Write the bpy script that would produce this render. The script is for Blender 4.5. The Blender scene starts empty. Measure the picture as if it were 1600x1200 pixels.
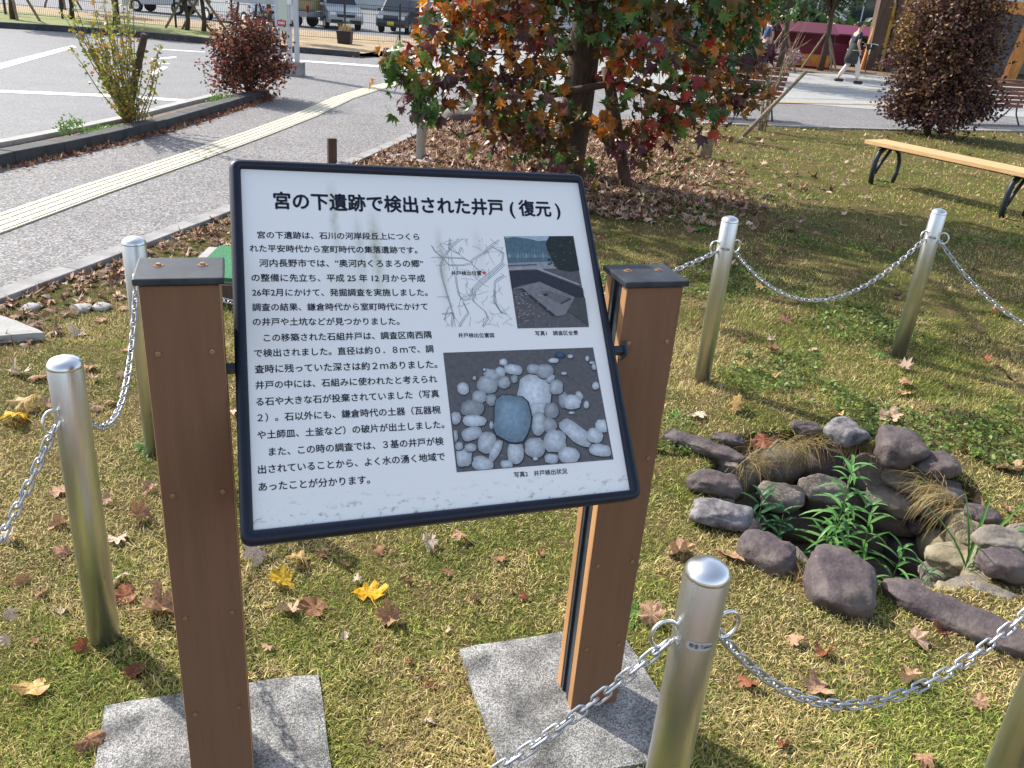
import bpy, bmesh, math, random
import numpy as np
from mathutils import Vector, Matrix, noise
random.seed(7); RNG = np.random.default_rng(7)
S = bpy.context.scene; COL = S.collection
# ------------------------------------------------------------------ camera
FPX, CAMH = 1340.0, 1.6
_d = np.array([560-800, -(3577-600), -FPX]); _up = -_d/np.linalg.norm(_d)
_fw = np.array([0, 0, -1.0]) - np.dot([0, 0, -1.0], _up)*_up; _fw /= np.linalg.norm(_fw)
_rt = np.cross(_fw, _up); CR = np.array([_rt, _fw, _up])
cam = bpy.data.cameras.new('camera'); camo = bpy.data.objects.new('camera', cam); COL.objects.link(camo)
cam.sensor_width = 36; cam.lens = 36*FPX/1600; cam.clip_start = .05; cam.clip_end = 1500
M4 = Matrix([list(CR[0])+[0], list(CR[1])+[0], list(CR[2])+[CAMH], [0, 0, 0, 1]])
camo.matrix_world = M4; S.camera = camo
def ray(x, y): return CR @ np.array([x-800, -(y-600), -FPX], float)
def G(x, y, z=0.0):                      # the point of the plane at height z seen at a place of the photograph
    r = ray(x, y); t = (z-CAMH)/r[2]; return Vector((t*r[0], t*r[1], z))
def AT(x, y, Y):
    r = ray(x, y); t = Y/r[1]; return Vector((t*r[0], Y, CAMH+t*r[2]))
def mpp(p):                              # metres per photo pixel at a point
    c = CR.T @ (np.array(p)-[0, 0, CAMH]); return -c[2]/FPX
# ------------------------------------------------------------------ light
SUN_EL, SUNV = math.radians(38), Vector((-.82, .57, 0)).normalized()
sd = Vector((SUNV.x*math.cos(SUN_EL), SUNV.y*math.cos(SUN_EL), math.sin(SUN_EL)))
sl = bpy.data.lights.new('sun', 'SUN'); sl.energy = 3.7; sl.angle = math.radians(.5); sl.color = (1, .95, .87)
so = bpy.data.objects.new('sun', sl); COL.objects.link(so); so.rotation_euler = (-sd).to_track_quat('-Z', 'Y').to_euler()
W = bpy.data.worlds.new('World'); S.world = W; W.use_nodes = True; wn = W.node_tree
sky = wn.nodes.new('ShaderNodeTexSky'); sky.sky_type = 'NISHITA'; sky.sun_disc = False
sky.sun_elevation = SUN_EL; sky.sun_rotation = math.atan2(SUNV.x, SUNV.y); sky.dust_density = 1.5
hs = wn.nodes.new('ShaderNodeHueSaturation'); hs.inputs['Saturation'].default_value = .72; wn.links.new(sky.outputs[0], hs.inputs['Color']); wn.links.new(hs.outputs[0], wn.nodes['Background'].inputs[0]); wn.nodes['Background'].inputs[1].default_value = .15
S.view_settings.view_transform = 'Standard'; S.view_settings.look = 'None'; S.view_settings.gamma = 1
S.view_settings.exposure = .95; S.view_settings.use_curve_mapping = False
S.cycles.use_denoising = True; S.cycles.max_bounces = 6
# ------------------------------------------------------------------ materials
def mat(name, col=(.5, .5, .5), rough=.6, metal=0, var=.0, scale=8, bump=0, bscale=60, col2=None, spec=None, trans=0, stretch=None, attr=None, detail=5):
    m = bpy.data.materials.new(name); m.use_nodes = True; nt = m.node_tree; N = nt.nodes; L = nt.links
    b = N['Principled BSDF']; b.inputs['Roughness'].default_value = rough; b.inputs['Metallic'].default_value = metal
    if spec is not None: b.inputs['Specular IOR Level'].default_value = spec
    tc = N.new('ShaderNodeTexCoord'); src = tc.outputs['Object']
    if stretch:
        mp = N.new('ShaderNodeMapping'); mp.inputs['Scale'].default_value = stretch; L.new(src, mp.inputs[0]); src = mp.outputs[0]
    cout = None
    if attr:
        a = N.new('ShaderNodeAttribute'); a.attribute_name = attr; cout = a.outputs['Color']
    if var or col2:
        nz = N.new('ShaderNodeTexNoise'); nz.inputs['Scale'].default_value = scale; nz.inputs['Detail'].default_value = detail; nz.inputs['Roughness'].default_value = .65; L.new(src, nz.inputs[0])
        rp = N.new('ShaderNodeValToRGB'); rp.color_ramp.elements[0].position = .35; rp.color_ramp.elements[1].position = .65
        c2 = col2 or tuple(min(1, c*(1+var)) for c in col); c1 = col if col2 else tuple(c*(1-var) for c in col)
        rp.color_ramp.elements[0].color = (*c1, 1); rp.color_ramp.elements[1].color = (*c2, 1); L.new(nz.outputs[0], rp.inputs[0])
        if cout:
            mx = N.new('ShaderNodeMix'); mx.data_type = 'RGBA'; mx.blend_type = 'MULTIPLY'; mx.inputs[0].default_value = 1; L.new(cout, mx.inputs[6]); L.new(rp.outputs[0], mx.inputs[7]); cout = mx.outputs[2]
        else: cout = rp.outputs[0]
    if cout: L.new(cout, b.inputs['Base Color'])
    else: b.inputs['Base Color'].default_value = (*col, 1)
    if bump:
        n2 = N.new('ShaderNodeTexNoise'); n2.inputs['Scale'].default_value = bscale; n2.inputs['Detail'].default_value = 6; L.new(src, n2.inputs[0])
        bp = N.new('ShaderNodeBump'); bp.inputs['Strength'].default_value = min(1, bump); bp.inputs['Distance'].default_value = .01; L.new(n2.outputs[0], bp.inputs['Height']); L.new(bp.outputs[0], b.inputs['Normal'])
    if trans:
        t = N.new('ShaderNodeBsdfTranslucent'); ms = N.new('ShaderNodeMixShader'); ms.inputs[0].default_value = trans
        if cout: L.new(cout, t.inputs[0])
        else: t.inputs[0].default_value = (*col, 1)
        o = N['Material Output']; L.new(b.outputs[0], ms.inputs[1]); L.new(t.outputs[0], ms.inputs[2]); L.new(ms.outputs[0], o.inputs[0])
    return m
def speckle(name, cols, scale, rough=.8, bump=.4, big=None, nscale=1.3):   # exposed aggregate
    m = bpy.data.materials.new(name); m.use_nodes = True; nt = m.node_tree; N = nt.nodes; L = nt.links; b = N['Principled BSDF']; b.inputs['Roughness'].default_value = rough
    tc = N.new('ShaderNodeTexCoord'); v = N.new('ShaderNodeTexVoronoi'); v.inputs['Scale'].default_value = scale; L.new(tc.outputs['Object'], v.inputs[0])
    sp = N.new('ShaderNodeSeparateColor'); L.new(v.outputs['Color'], sp.inputs[0]); rp = N.new('ShaderNodeValToRGB'); rp.color_ramp.interpolation = 'CONSTANT'
    e = rp.color_ramp.elements
    for i, c in enumerate(cols):
        el = e[i] if i < 2 else e.new(i/len(cols)); el.position = i/len(cols); el.color = (*c, 1)
    L.new(sp.outputs[0], rp.inputs[0])
    nz = N.new('ShaderNodeTexNoise'); nz.inputs['Scale'].default_value = nscale; nz.inputs['Detail'].default_value = 8; L.new(tc.outputs['Object'], nz.inputs[0])
    r2 = N.new('ShaderNodeValToRGB'); r2.color_ramp.elements[0].position = .3; r2.color_ramp.elements[1].position = .7
    k = big or .75; r2.color_ramp.elements[0].color = (k, k, k*1.0, 1); r2.color_ramp.elements[1].color = (1, 1, 1, 1); L.new(nz.outputs[0], r2.inputs[0])
    mx = N.new('ShaderNodeMix'); mx.data_type = 'RGBA'; mx.blend_type = 'MULTIPLY'; mx.inputs[0].default_value = 1; L.new(rp.outputs[0], mx.inputs[6]); L.new(r2.outputs[0], mx.inputs[7]); L.new(mx.outputs[2], b.inputs['Base Color'])
    bp = N.new('ShaderNodeBump'); bp.inputs['Strength'].default_value = bump; bp.inputs['Distance'].default_value = .004; L.new(v.outputs['Distance'], bp.inputs['Height']); L.new(bp.outputs[0], b.inputs['Normal'])
    return m
def objrand(name, cols, rough=.5, trans=.3, spec=.5, scale=18):   # leaf colour: one of several per object, mottled
    m = bpy.data.materials.new(name); m.use_nodes = True; nt = m.node_tree; N = nt.nodes; L = nt.links; b = N['Principled BSDF']; b.inputs['Roughness'].default_value = rough; b.inputs['Specular IOR Level'].default_value = spec
    oi = N.new('ShaderNodeObjectInfo'); rp = N.new('ShaderNodeValToRGB'); e = rp.color_ramp.elements
    for i, c in enumerate(cols):
        el = e[i] if i < 2 else e.new(i/(len(cols)-1)); el.position = i/(len(cols)-1); el.color = (*c, 1)
    L.new(oi.outputs['Random'], rp.inputs[0]); tc = N.new('ShaderNodeTexCoord')
    nz = N.new('ShaderNodeTexNoise'); nz.inputs['Scale'].default_value = scale; nz.inputs['Detail'].default_value = 4; L.new(tc.outputs['Object'], nz.inputs[0])
    r2 = N.new('ShaderNodeValToRGB'); r2.color_ramp.elements[0].position = .35; r2.color_ramp.elements[1].position = .65; r2.color_ramp.elements[0].color = (.55, .5, .45, 1); r2.color_ramp.elements[1].color = (1.15, 1.1, 1.05, 1); L.new(nz.outputs[0], r2.inputs[0])
    mx = N.new('ShaderNodeMix'); mx.data_type = 'RGBA'; mx.blend_type = 'MULTIPLY'; mx.inputs[0].default_value = 1; L.new(rp.outputs[0], mx.inputs[6]); L.new(r2.outputs[0], mx.inputs[7]); L.new(mx.outputs[2], b.inputs['Base Color'])
    t = N.new('ShaderNodeBsdfTranslucent'); L.new(mx.outputs[2], t.inputs[0]); ms = N.new('ShaderNodeMixShader'); ms.inputs[0].default_value = trans
    L.new(b.outputs[0], ms.inputs[1]); L.new(t.outputs[0], ms.inputs[2]); L.new(ms.outputs[0], N['Material Output'].inputs[0]); return m
steel = mat('stainless', (.66, .68, .71), .36, 1, var=.08, scale=3, bump=.1, bscale=40, stretch=(14, 14, 1.2))
steel_top = mat('stainless_cap', (.78, .79, .8), .3, 1)
zinc = mat('zinc_chain', (.46, .47, .5), .38, .9, var=.15, scale=60)
wood_post = mat('post_composite', (.2, .108, .066), 0.8, var=.07, spec=.15, scale=5, stretch=(9, 9, .7), bump=.15, bscale=50)
wood_edge = mat('post_edge', (.42, .22, .095), .6, var=.2, scale=12, stretch=(1, 1, .2))
dark_metal = mat('dark_metal', (.035, .045, .06), .38, .2, var=.2, scale=30)
cap_metal = mat('cap_metal', (.028, .034, .042), .5, .0, var=.4, scale=22, spec=.35)
rust = mat('rust', (.22, .085, .045), .8, var=.4, scale=80)
screw_m = mat('screw', (.35, .22, .15), .4, .7)
frame_blue = mat('frame_navy', (.008, .012, .026), .42, 0, var=.2, scale=20, spec=.35)
concrete = speckle('concrete', [(.16, .155, .145), (.34, .33, .31), (.24, .235, .22), (.46, .45, .43), (.2, .195, .185), (.52, .51, .49), (.4, .39, .37)], 300, big=.22, bump=.5, nscale=11)
conc_mid = mat('concrete_kerb', (.2, .195, .19), .9, col2=(.36, .35, .335), scale=5, bump=.4, bscale=150, detail=10)
conc_lt = mat('concrete_light', (.36, .35, .33), .9, var=.12, scale=3, bump=.3)
conc_dk = mat('kerb_dark', (.05, .052, .055), .85, var=.3, scale=6, bump=.4)
aggr = speckle('aggregate', [(.07, .07, .075), (.24, .235, .235), (.13, .127, .13), (.36, .35, .34), (.1, .098, .1), (.26, .22, .2), (.19, .185, .185)], 85, big=.8)
aggr2 = speckle('plaza', [(.27, .27, .265), (.37, .365, .35), (.31, .31, .3), (.42, .41, .39)], 60, big=.88)
asph = speckle('asphalt', [(.13, .13, .135), (.2, .2, .203), (.16, .16, .165), (.24, .237, .237)], 70, big=.85, bump=.2)
whitep = mat('road_paint', (.78, .78, .76), .7, var=.05, scale=30)
tact = mat('tactile_cream', (.58, .54, .4), .7, var=.1, scale=14)
soil = mat('soil', (.13, .085, .055), .95, col2=(.23, .16, .1), scale=14, bump=.8, bscale=70)
stone_dk = mat('stone_dark', (.05, .036, .037), .75, col2=(.11, .082, .082), scale=11, bump=.7, bscale=45, detail=10)
def fleck(m, k=.55, sc=70, col=(.3, .27, .24)):
    nt = m.node_tree; N = nt.nodes; L = nt.links; b = N['Principled BSDF']; src = b.inputs['Base Color'].links[0].from_socket; tc = N.new('ShaderNodeTexCoord'); out = src
    for s_, lo, hi, c, f in ((sc, .58, .72, col, k), (5, .5, .75, (col[0]*.6, col[1]*.56, col[2]*.42), .6), (26, .6, .68, (.02, .018, .018), .7)):
        n = N.new('ShaderNodeTexNoise'); n.inputs['Scale'].default_value = s_; n.inputs['Detail'].default_value = 8; n.inputs['Roughness'].default_value = .75; L.new(tc.outputs['Object'], n.inputs[0])
        r = N.new('ShaderNodeMapRange'); r.inputs[1].default_value = lo; r.inputs[2].default_value = hi; r.inputs[4].default_value = f; L.new(n.outputs[0], r.inputs[0])
        x = N.new('ShaderNodeMix'); x.data_type = 'RGBA'; L.new(r.outputs[0], x.inputs[0]); L.new(out, x.inputs[6]); x.inputs[7].default_value = (*c, 1); out = x.outputs[2]
    L.new(out, b.inputs['Base Color']); return m
fleck(stone_dk)
stone_rough = mat('stone_rough', (.05, .045, .05), .8, col2=(.24, .22, .23), scale=22, bump=1, bscale=30)
stone_tan = mat('stone_tan', (.2, .165, .1), .85, col2=(.33, .29, .2), scale=9, bump=.6, bscale=50)
stone_grey = mat('stone_grey', (.13, .11, .09), .85, col2=(.25, .215, .18), scale=9, bump=.5, bscale=60)
for _m in (stone_grey, stone_tan): fleck(_m, .35)
bark = mat('bark', (.05, .033, .024), .95, col2=(.11, .075, .05), scale=12, stretch=(4, 4, .8), bump=1, bscale=30)
bark_lt = mat('bark_light', (.22, .17, .11), .9, var=.3, scale=18, bump=.6)
twig = mat('twig', (.2, .15, .09), .8, var=.2)
black = mat('black', (.012, .012, .014), .5); glass = mat('car_glass', (.02, .028, .035), .08, 0, spec=.8)
rubber = mat('rubber', (.02, .02, .02), .8)
blade_m = mat('grass_blade', rough=.75, attr='Col', spec=.15, trans=.25)
leafcol = mat('leaf_attr', rough=.42, attr='Col', spec=.45, trans=.3)
littercol = mat('litter_attr', rough=.75, attr='Col', spec=.2, trans=.12)
bushcol = mat('bush_attr', rough=.5, attr='Col', spec=.35, trans=.25)
# ------------------------------------------------------------------ helpers
def link(o, parent=None):
    COL.objects.link(o)
    if parent: o.parent = parent
    return o
def tag(o, label=None, cat=None, group=None, kind=None):
    if label: o['label'] = label
    if cat: o['category'] = cat
    if group: o['group'] = group
    if kind: o['kind'] = kind
    return o
def thing(name, label, cat, loc=(0, 0, 0), rz=0, group=None):
    o = bpy.data.objects.new(name, None); link(o); o.location = loc; o.rotation_euler = (0, 0, rz); o.empty_display_size = .1
    return tag(o, label, cat, group)
class MB:
    def __init__(s): s.v = []; s.f = []; s.c = []
    def add(s, vs, fs, col=None):
        n = len(s.v); s.v += [tuple(v) for v in vs]; s.f += [tuple(i+n for i in f) for f in fs]
        if col is not None: s.c += [col]*len(vs)
    def box(s, c, d, R=None, col=None, taper=1):
        x, y, z = [k/2 for k in d]; vs = []
        for sx, sy, sz in ((-1,-1,-1),(1,-1,-1),(1,1,-1),(-1,1,-1),(-1,-1,1),(1,-1,1),(1,1,1),(-1,1,1)):
            k = taper if sz > 0 else 1; p = Vector((sx*x*k, sy*y*k, sz*z)); vs.append((R @ p if R else p)+Vector(c))
        s.add(vs, [(0,3,2,1),(4,5,6,7),(0,1,5,4),(1,2,6,5),(2,3,7,6),(3,0,4,7)], col)
    def tube(s, pts, r, n=8, flat=1, col=None, cap=True, closed=False):
        pts = [Vector(p) for p in pts]; m = len(pts); rs = r if isinstance(r, (list, tuple)) else [r]*m; vs = []; ref = None
        for i, p in enumerate(pts):
            if closed: t = pts[(i+1) % m]-pts[i-1]
            else: t = pts[min(i+1, m-1)]-pts[max(i-1, 0)]
            t.normalize()
            if ref is None: ref = t.orthogonal().normalized()
            a = (ref-t*ref.dot(t)); a = a.normalized() if a.length > 1e-6 else t.orthogonal().normalized(); ref = a; b = t.cross(a)
            for k in range(n): an = 2*math.pi*k/n; vs.append(p+a*math.cos(an)*rs[i]+b*math.sin(an)*rs[i]*flat)
        fs = []
        for i in range(m if closed else m-1):
            j = (i+1) % m
            for k in range(n): k2 = (k+1) % n; fs.append((i*n+k, i*n+k2, j*n+k2, j*n+k))
        if cap and not closed: fs += [tuple(range(n))[::-1], tuple((m-1)*n+k for k in range(n))]
        s.add(vs, fs, col)
    def lathe(s, prof, n=24, c=(0, 0, 0), col=None):
        vs = []; fs = []
        for r, z in prof:
            for k in range(n): a = 2*math.pi*k/n; vs.append((c[0]+r*math.cos(a), c[1]+r*math.sin(a), c[2]+z))
        m = len(prof)
        for i in range(m-1):
            for k in range(n): k2 = (k+1) % n; fs.append((i*n+k, i*n+k2, (i+1)*n+k2, (i+1)*n+k))
        fs.append(tuple((m-1)*n+k for k in range(n))); fs.append(tuple(range(n))[::-1]); s.add(vs, fs, col)
    def prism(s, poly, axis, d0, d1, col=None):          # polygon in two axes, extruded along the third
        n = len(poly); vs = []
        for d in (d0, d1):
            for a, b in poly: vs.append({'x': (d, a, b), 'y': (a, d, b), 'z': (a, b, d)}[axis])
        fs = [tuple(range(n)), tuple(range(n, 2*n))[::-1]]+[(i, n+i, n+(i+1) % n, (i+1) % n) for i in range(n)]
        s.add(vs, fs, col)
    def mesh(s, name, m=None, smooth=False):
        me = bpy.data.meshes.new(name); me.from_pydata(s.v, [], s.f)
        if m: me.materials.append(m)
        if s.c:
            a = me.color_attributes.new('Col', 'FLOAT_COLOR', 'POINT'); a.data.foreach_set('color', np.array([(*c[:3], 1) for c in s.c], np.float32).ravel())
        if smooth: me.polygons.foreach_set('use_smooth', [True]*len(me.polygons))
        me.update(); return me
    def build(s, name, m, parent=None, smooth=False, bevel=0):
        me = s.mesh(name, m, smooth)
        if bevel or not s.c:
            bm = bmesh.new(); bm.from_mesh(me)
            bmesh.ops.recalc_face_normals(bm, faces=bm.faces)
            if bevel: bmesh.ops.bevel(bm, geom=bm.edges[:], offset=bevel, segments=2, affect='EDGES', profile=.6)
            bm.to_mesh(me); bm.free()
        o = bpy.data.objects.new(name, me); link(o, parent); return o
def place(name, me, parent, M=None):
    o = bpy.data.objects.new(name, me); link(o, parent)
    if M is not None: o.matrix_local = M
    return o
def bulk(name, V, F, C, m, parent=None, kind='stuff'):    # numpy mesh of triangles with point colours
    me = bpy.data.meshes.new(name); nv, nf = len(V), len(F)
    me.vertices.add(nv); me.vertices.foreach_set('co', np.asarray(V, np.float32).ravel())
    me.loops.add(nf*3); me.loops.foreach_set('vertex_index', np.asarray(F, np.int32).ravel())
    me.polygons.add(nf); me.polygons.foreach_set('loop_start', np.arange(0, nf*3, 3, dtype=np.int32)); me.polygons.foreach_set('loop_total', np.full(nf, 3, np.int32))
    a = me.color_attributes.new('Col', 'FLOAT_COLOR', 'POINT'); c4 = np.ones((nv, 4), np.float32); c4[:, :3] = C; a.data.foreach_set('color', c4.ravel())
    me.materials.append(m); me.update(); me.validate()
    o = bpy.data.objects.new(name, me); link(o, parent)
    if kind: o['kind'] = kind
    return o
def scatter(shapeV, shapeF, P, size, Rm, C, tipcol=None):  # many copies of one little shape -> arrays
    n = len(P); k = len(shapeV); V = np.einsum('nij,kj->nki', Rm, shapeV)*size[:, None, None]+P[:, None, :]
    F = (np.array(shapeF)[None]+(np.arange(n)*k)[:, None, None]).reshape(-1, 3); return V.reshape(-1, 3), F, np.repeat(C, k, axis=0)
def randrot(n, tilt=1.0, rng=RNG):
    a = rng.uniform(0, 2*np.pi, n); b = rng.normal(0, tilt, n); c = rng.normal(0, tilt, n)
    ca, sa, cb, sb, cc, sc = np.cos(a), np.sin(a), np.cos(b), np.sin(b), np.cos(c), np.sin(c); Z = np.zeros(n); O = np.ones(n)
    Ra = np.stack([ca, -sa, Z, sa, ca, Z, Z, Z, O], 1).reshape(n, 3, 3); Rb = np.stack([O, Z, Z, Z, cb, -sb, Z, sb, cb], 1).reshape(n, 3, 3); Rc = np.stack([cc, Z, sc, Z, O, Z, -sc, Z, cc], 1).reshape(n, 3, 3)
    return Ra @ Rb @ Rc
def vnoise(x, y, s, seed=0):
    r = np.random.default_rng(seed); T = r.random((64, 64)); xs, ys = x*s+1000, y*s+1000; xi, yi = np.floor(xs).astype(int), np.floor(ys).astype(int); fx, fy = xs-xi, ys-yi; fx = fx*fx*(3-2*fx); fy = fy*fy*(3-2*fy)
    g = lambda i, j: T[i % 64, j % 64]
    return (g(xi, yi)*(1-fx)+g(xi+1, yi)*fx)*(1-fy)+(g(xi, yi+1)*(1-fx)+g(xi+1, yi+1)*fx)*fy
def fnoise(x, y, s, seed=0): return (vnoise(x, y, s, seed)+.5*vnoise(x, y, s*2.1, seed+1)+.25*vnoise(x, y, s*4.3, seed+2))/1.75
LEAF5 = [(0, -.42), (.13, -.26), (.42, -.33), (.31, -.08), (.56, .1), (.25, .2), (.36, .46), (.13, .36), (0, .66), (-.13, .36), (-.36, .46), (-.25, .2), (-.56, .1), (-.31, -.08), (-.42, -.33), (-.13, -.26)]
def leaf_shape(curl, fold, seed=0, wob=.12):     # palmate leaf, stem towards -y, centre vertex 0
    r = random.Random(seed); vs = [(0, 0, 0)]
    for i, (x, y) in enumerate(LEAF5[1:]+[]):
        x *= 1+r.uniform(-wob, wob); y *= 1+r.uniform(-wob, wob); d = math.hypot(x, y)
        z = curl*d*d*(1+r.uniform(-.9, .9))+fold*abs(x)+r.uniform(-.3, .3)*abs(curl)*.3; vs.append((x, y, z))
    n = len(vs)-1; fs = [(0, i, i+1) for i in range(1, n)]+[(0, n, 1)]
    return np.array(vs), fs
OUT2 = [(.1, -.3), (.28, -.4), (.5, -.3), (.42, -.1), (.62, .02), (.56, .2), (.36, .22), (.42, .42), (.3, .56), (.15, .42), (.06, .66), (-.05, .7), (-.15, .44), (-.34, .54), (-.4, .38), (-.34, .2), (-.58, .2), (-.6, 0), (-.4, -.1), (-.46, -.32), (-.26, -.4), (-.1, -.28)]
def crumpled(seed, bend, wave=.12):              # a dead leaf: broad lobes, bent about a random axis, wavy edge
    r = random.Random(seed); a = r.uniform(0, 6.28); ca, sa = math.cos(a), math.sin(a); b2 = bend*r.uniform(-.4, .6); vs = [(0, 0, 0)]; kx, ky = r.uniform(.75, 1.1), r.uniform(.8, 1.1)
    o = [(x*kx*(1+r.uniform(-.16, .16)), y*ky*(1+r.uniform(-.16, .16))) for x, y in OUT2]; n = len(o); ph = r.uniform(0, 6)
    for k in (.5, 1):
        for i, (x, y) in enumerate(o):
            x, y = x*k, y*k
            if k < 1: x, y = x*.9+y*.02, y*.9
            u, v = x*ca+y*sa, -x*sa+y*ca; z = bend*u*u+b2*v*v*(1 if v > 0 else -.3)+wave*k*k*math.sin(i*1.9+ph)*r.uniform(.3, 1); q = 1-.45*abs(bend)*abs(u)*.8; vs.append((x*q, y*(1-.2*abs(b2)*abs(v)), z))
    f = [(0, 1+i, 1+(i+1) % n) for i in range(n)]
    for i in range(n): j = (i+1) % n; f += [(1+i, 1+n+i, 1+n+j), (1+i, 1+n+j, 1+j)]
    return np.array(vs), f
# ================================================================== THE SETTING
WC, WR = Vector((1.3, 2.78)), .47                 # the well
KX = [-4.2, -3.6, -2.95, -2.6, -2.39, -2.16, -1.65, -1.4, -1.22, -.8]; KY = [.2, 1.2, 2.9, 4.02, 5.0, 6.1, 8.69, 10.3, 12.1, 13.2]
def kerb_x(y): return float(np.interp(y, KY, KX))
def lawn_far(x):
    x = np.asarray(x, float)
    return np.interp(x, KX[3:]+[2.16, 5.85, 9.3, 16, 30], KY[3:]+[13.96, 15.31, 17.1, 19.5, 24])
def zlawn(x, y):
    x = np.asarray(x, float); y = np.asarray(y, float)
    r = np.hypot(x-WC.x, y-WC.y); t = np.clip((WR+.07-r)/.1, 0, 1); t = t*t*(3-2*t)
    return .02*(fnoise(x, y, 1.5, 5)-.5)+.004-.85*t
def grid_lawn():
    xs = np.concatenate([np.arange(-4.2, .6, .12), np.arange(.6, 2.1, .035), np.arange(2.1, 8, .3), np.arange(8, 30.1, 2)])
    ys = np.concatenate([np.arange(.2, 2.1, .1), np.arange(2.1, 3.5, .035), np.arange(3.5, 8, .2), np.arange(8, 25, .5)])
    top = np.where(xs < KX[3], np.interp(xs, KX[:4], KY[:4]), lawn_far(xs))
    X, Y = np.meshgrid(xs, ys, indexing='ij'); Y = np.minimum(Y, top[:, None]); Z = zlawn(X, Y); V = np.stack([X, Y, Z], -1).reshape(-1, 3); nx, ny = X.shape; F = []
    for i in range(nx-1):
        for j in range(ny-1):
            if Y[i, j] >= top[i]-1e-6 and Y[i+1, j] >= top[i+1]-1e-6: continue
            F.append((i*ny+j, (i+1)*ny+j, (i+1)*ny+j+1, i*ny+j+1))
    me = bpy.data.meshes.new('lawn'); me.from_pydata(V.tolist(), [], F); me.polygons.foreach_set('use_smooth', [True]*len(F)); return me
def lawn_mat():
    m = bpy.data.materials.new('lawn_ground'); m.use_nodes = True; nt = m.node_tree; N = nt.nodes; L = nt.links; b = N['Principled BSDF']; b.inputs['Roughness'].default_value = .95; b.inputs['Specular IOR Level'].default_value = .1
    tc = N.new('ShaderNodeTexCoord')
    def nz(s, d=6):
        n = N.new('ShaderNodeTexNoise'); n.inputs['Scale'].default_value = s; n.inputs['Detail'].default_value = d; n.inputs['Roughness'].default_value = .7; L.new(tc.outputs['Object'], n.inputs[0]); return n.outputs[0]
    def ramp(src, stops):
        r = N.new('ShaderNodeValToRGB'); e = r.color_ramp.elements
        for i, (p, c) in enumerate(stops):
            el = e[i] if i < 2 else e.new(p); el.position = p; el.color = (*c, 1)
        L.new(src, r.inputs[0]); return r.outputs[0]
    def mix(f, a, c, mode='MIX'):
        x = N.new('ShaderNodeMix'); x.data_type = 'RGBA'; x.blend_type = mode
        if isinstance(f, float): x.inputs[0].default_value = f
        else: L.new(f, x.inputs[0])
        L.new(a, x.inputs[6]); L.new(c, x.inputs[7]); return x.outputs[2]
    c = ramp(nz(1.6), [(.3, (.11, .1, .035)), (.45, (.17, .13, .06)), (.55, (.09, .1, .025)), (.7, (.2, .14, .08))])
    f = ramp(nz(45, 8), [(.3, (.35, .33, .28)), (.7, (1.35, 1.3, 1.2))]); c = mix(1.0, c, f, 'MULTIPLY'); L.new(c, b.inputs['Base Color'])
    bp = N.new('ShaderNodeBump'); bp.inputs['Strength'].default_value = 1; bp.inputs['Distance'].default_value = .02; L.new(nz(60, 8), bp.inputs['Height']); L.new(bp.outputs[0], b.inputs['Normal']); return m
lawnm = lawn_mat()
def struct(o): o['kind'] = 'structure'; return o
me = grid_lawn(); me.materials.append(lawnm); me.materials.append(soil)
ce = np.array([p.center[:] for p in me.polygons]); ii = ((np.hypot(ce[:, 0]-WC.x, ce[:, 1]-WC.y) < WR+.05)).astype(np.int32); me.polygons.foreach_set('material_index', ii)
struct(place('lawn', me, None))
def sheet(name, pts, m, z=0):
    mb = MB(); mb.add([(x, y, z) for x, y in pts], [tuple(range(len(pts)))]); me = mb.mesh(name, m); bm = bmesh.new(); bm.from_mesh(me); bmesh.ops.triangulate(bm, faces=bm.faces)
    for f in bm.faces:
        if f.normal.z < 0: f.normal_flip()
    bm.to_mesh(me); bm.free(); return struct(place(name, me, None))
# ground everywhere (drops 0.37 m past the fence)
mb = MB(); xs = [-300, -60, 60, 300]; ys = [-20, -.2, 31, 35, 120, 500]; zs = [-.95, -.95, -.95, -.95, -.95, -.95]
mb.add([(x, y, z) for y, z in zip(ys, zs) for x in xs], [(j*4+i, j*4+i+1, (j+1)*4+i+1, (j+1)*4+i) for j in range(5) for i in range(3)])
struct(mb.build('ground', soil))
# paved path and plaza
P = [(-4.4, -.5), (-4.55, 4), (-4.42, 7.1), (-4.2, 8.04), (-4.02, 9.52), (-3.95, 11.3), (-3.93, 13.4), (-5.2, 16.3), (-6.3, 21), (-6.4, 22.1), (-4.3, 22.2), (-3, 24), (-2.5, 31), (26, 31), (40, 25), (30, 24.2), (16, 19.6), (9.3, 17.2), (5.85, 15.4), (2.16, 14.05), (-.75, 13.3), (-1.25, 12.1), (-1.45, 10.3), (-1.7, 8.69), (-2.2, 6.1), (-2.43, 5), (-2.64, 4.02), (-3, 2.9), (-3.65, 1.2), (-4.25, -.5)]
sheet('path', P, aggr, 0)
sheet('plaza_paving', [(-2.9, 19.2), (-2.5, 30.9), (4, 31), (5.5, 90), (120, 90), (120, 22), (38, 25), (20, 23), (7, 19.3)], aggr2, .006)
sheet('road', [(-60, -3), (-4.45, -3), (-4.7, 4), (-4.62, 8), (-4.5, 10), (-4.3, 13.4), (-3, 16), (-3, 23), (-60, 25)], asph, -.012)
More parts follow.
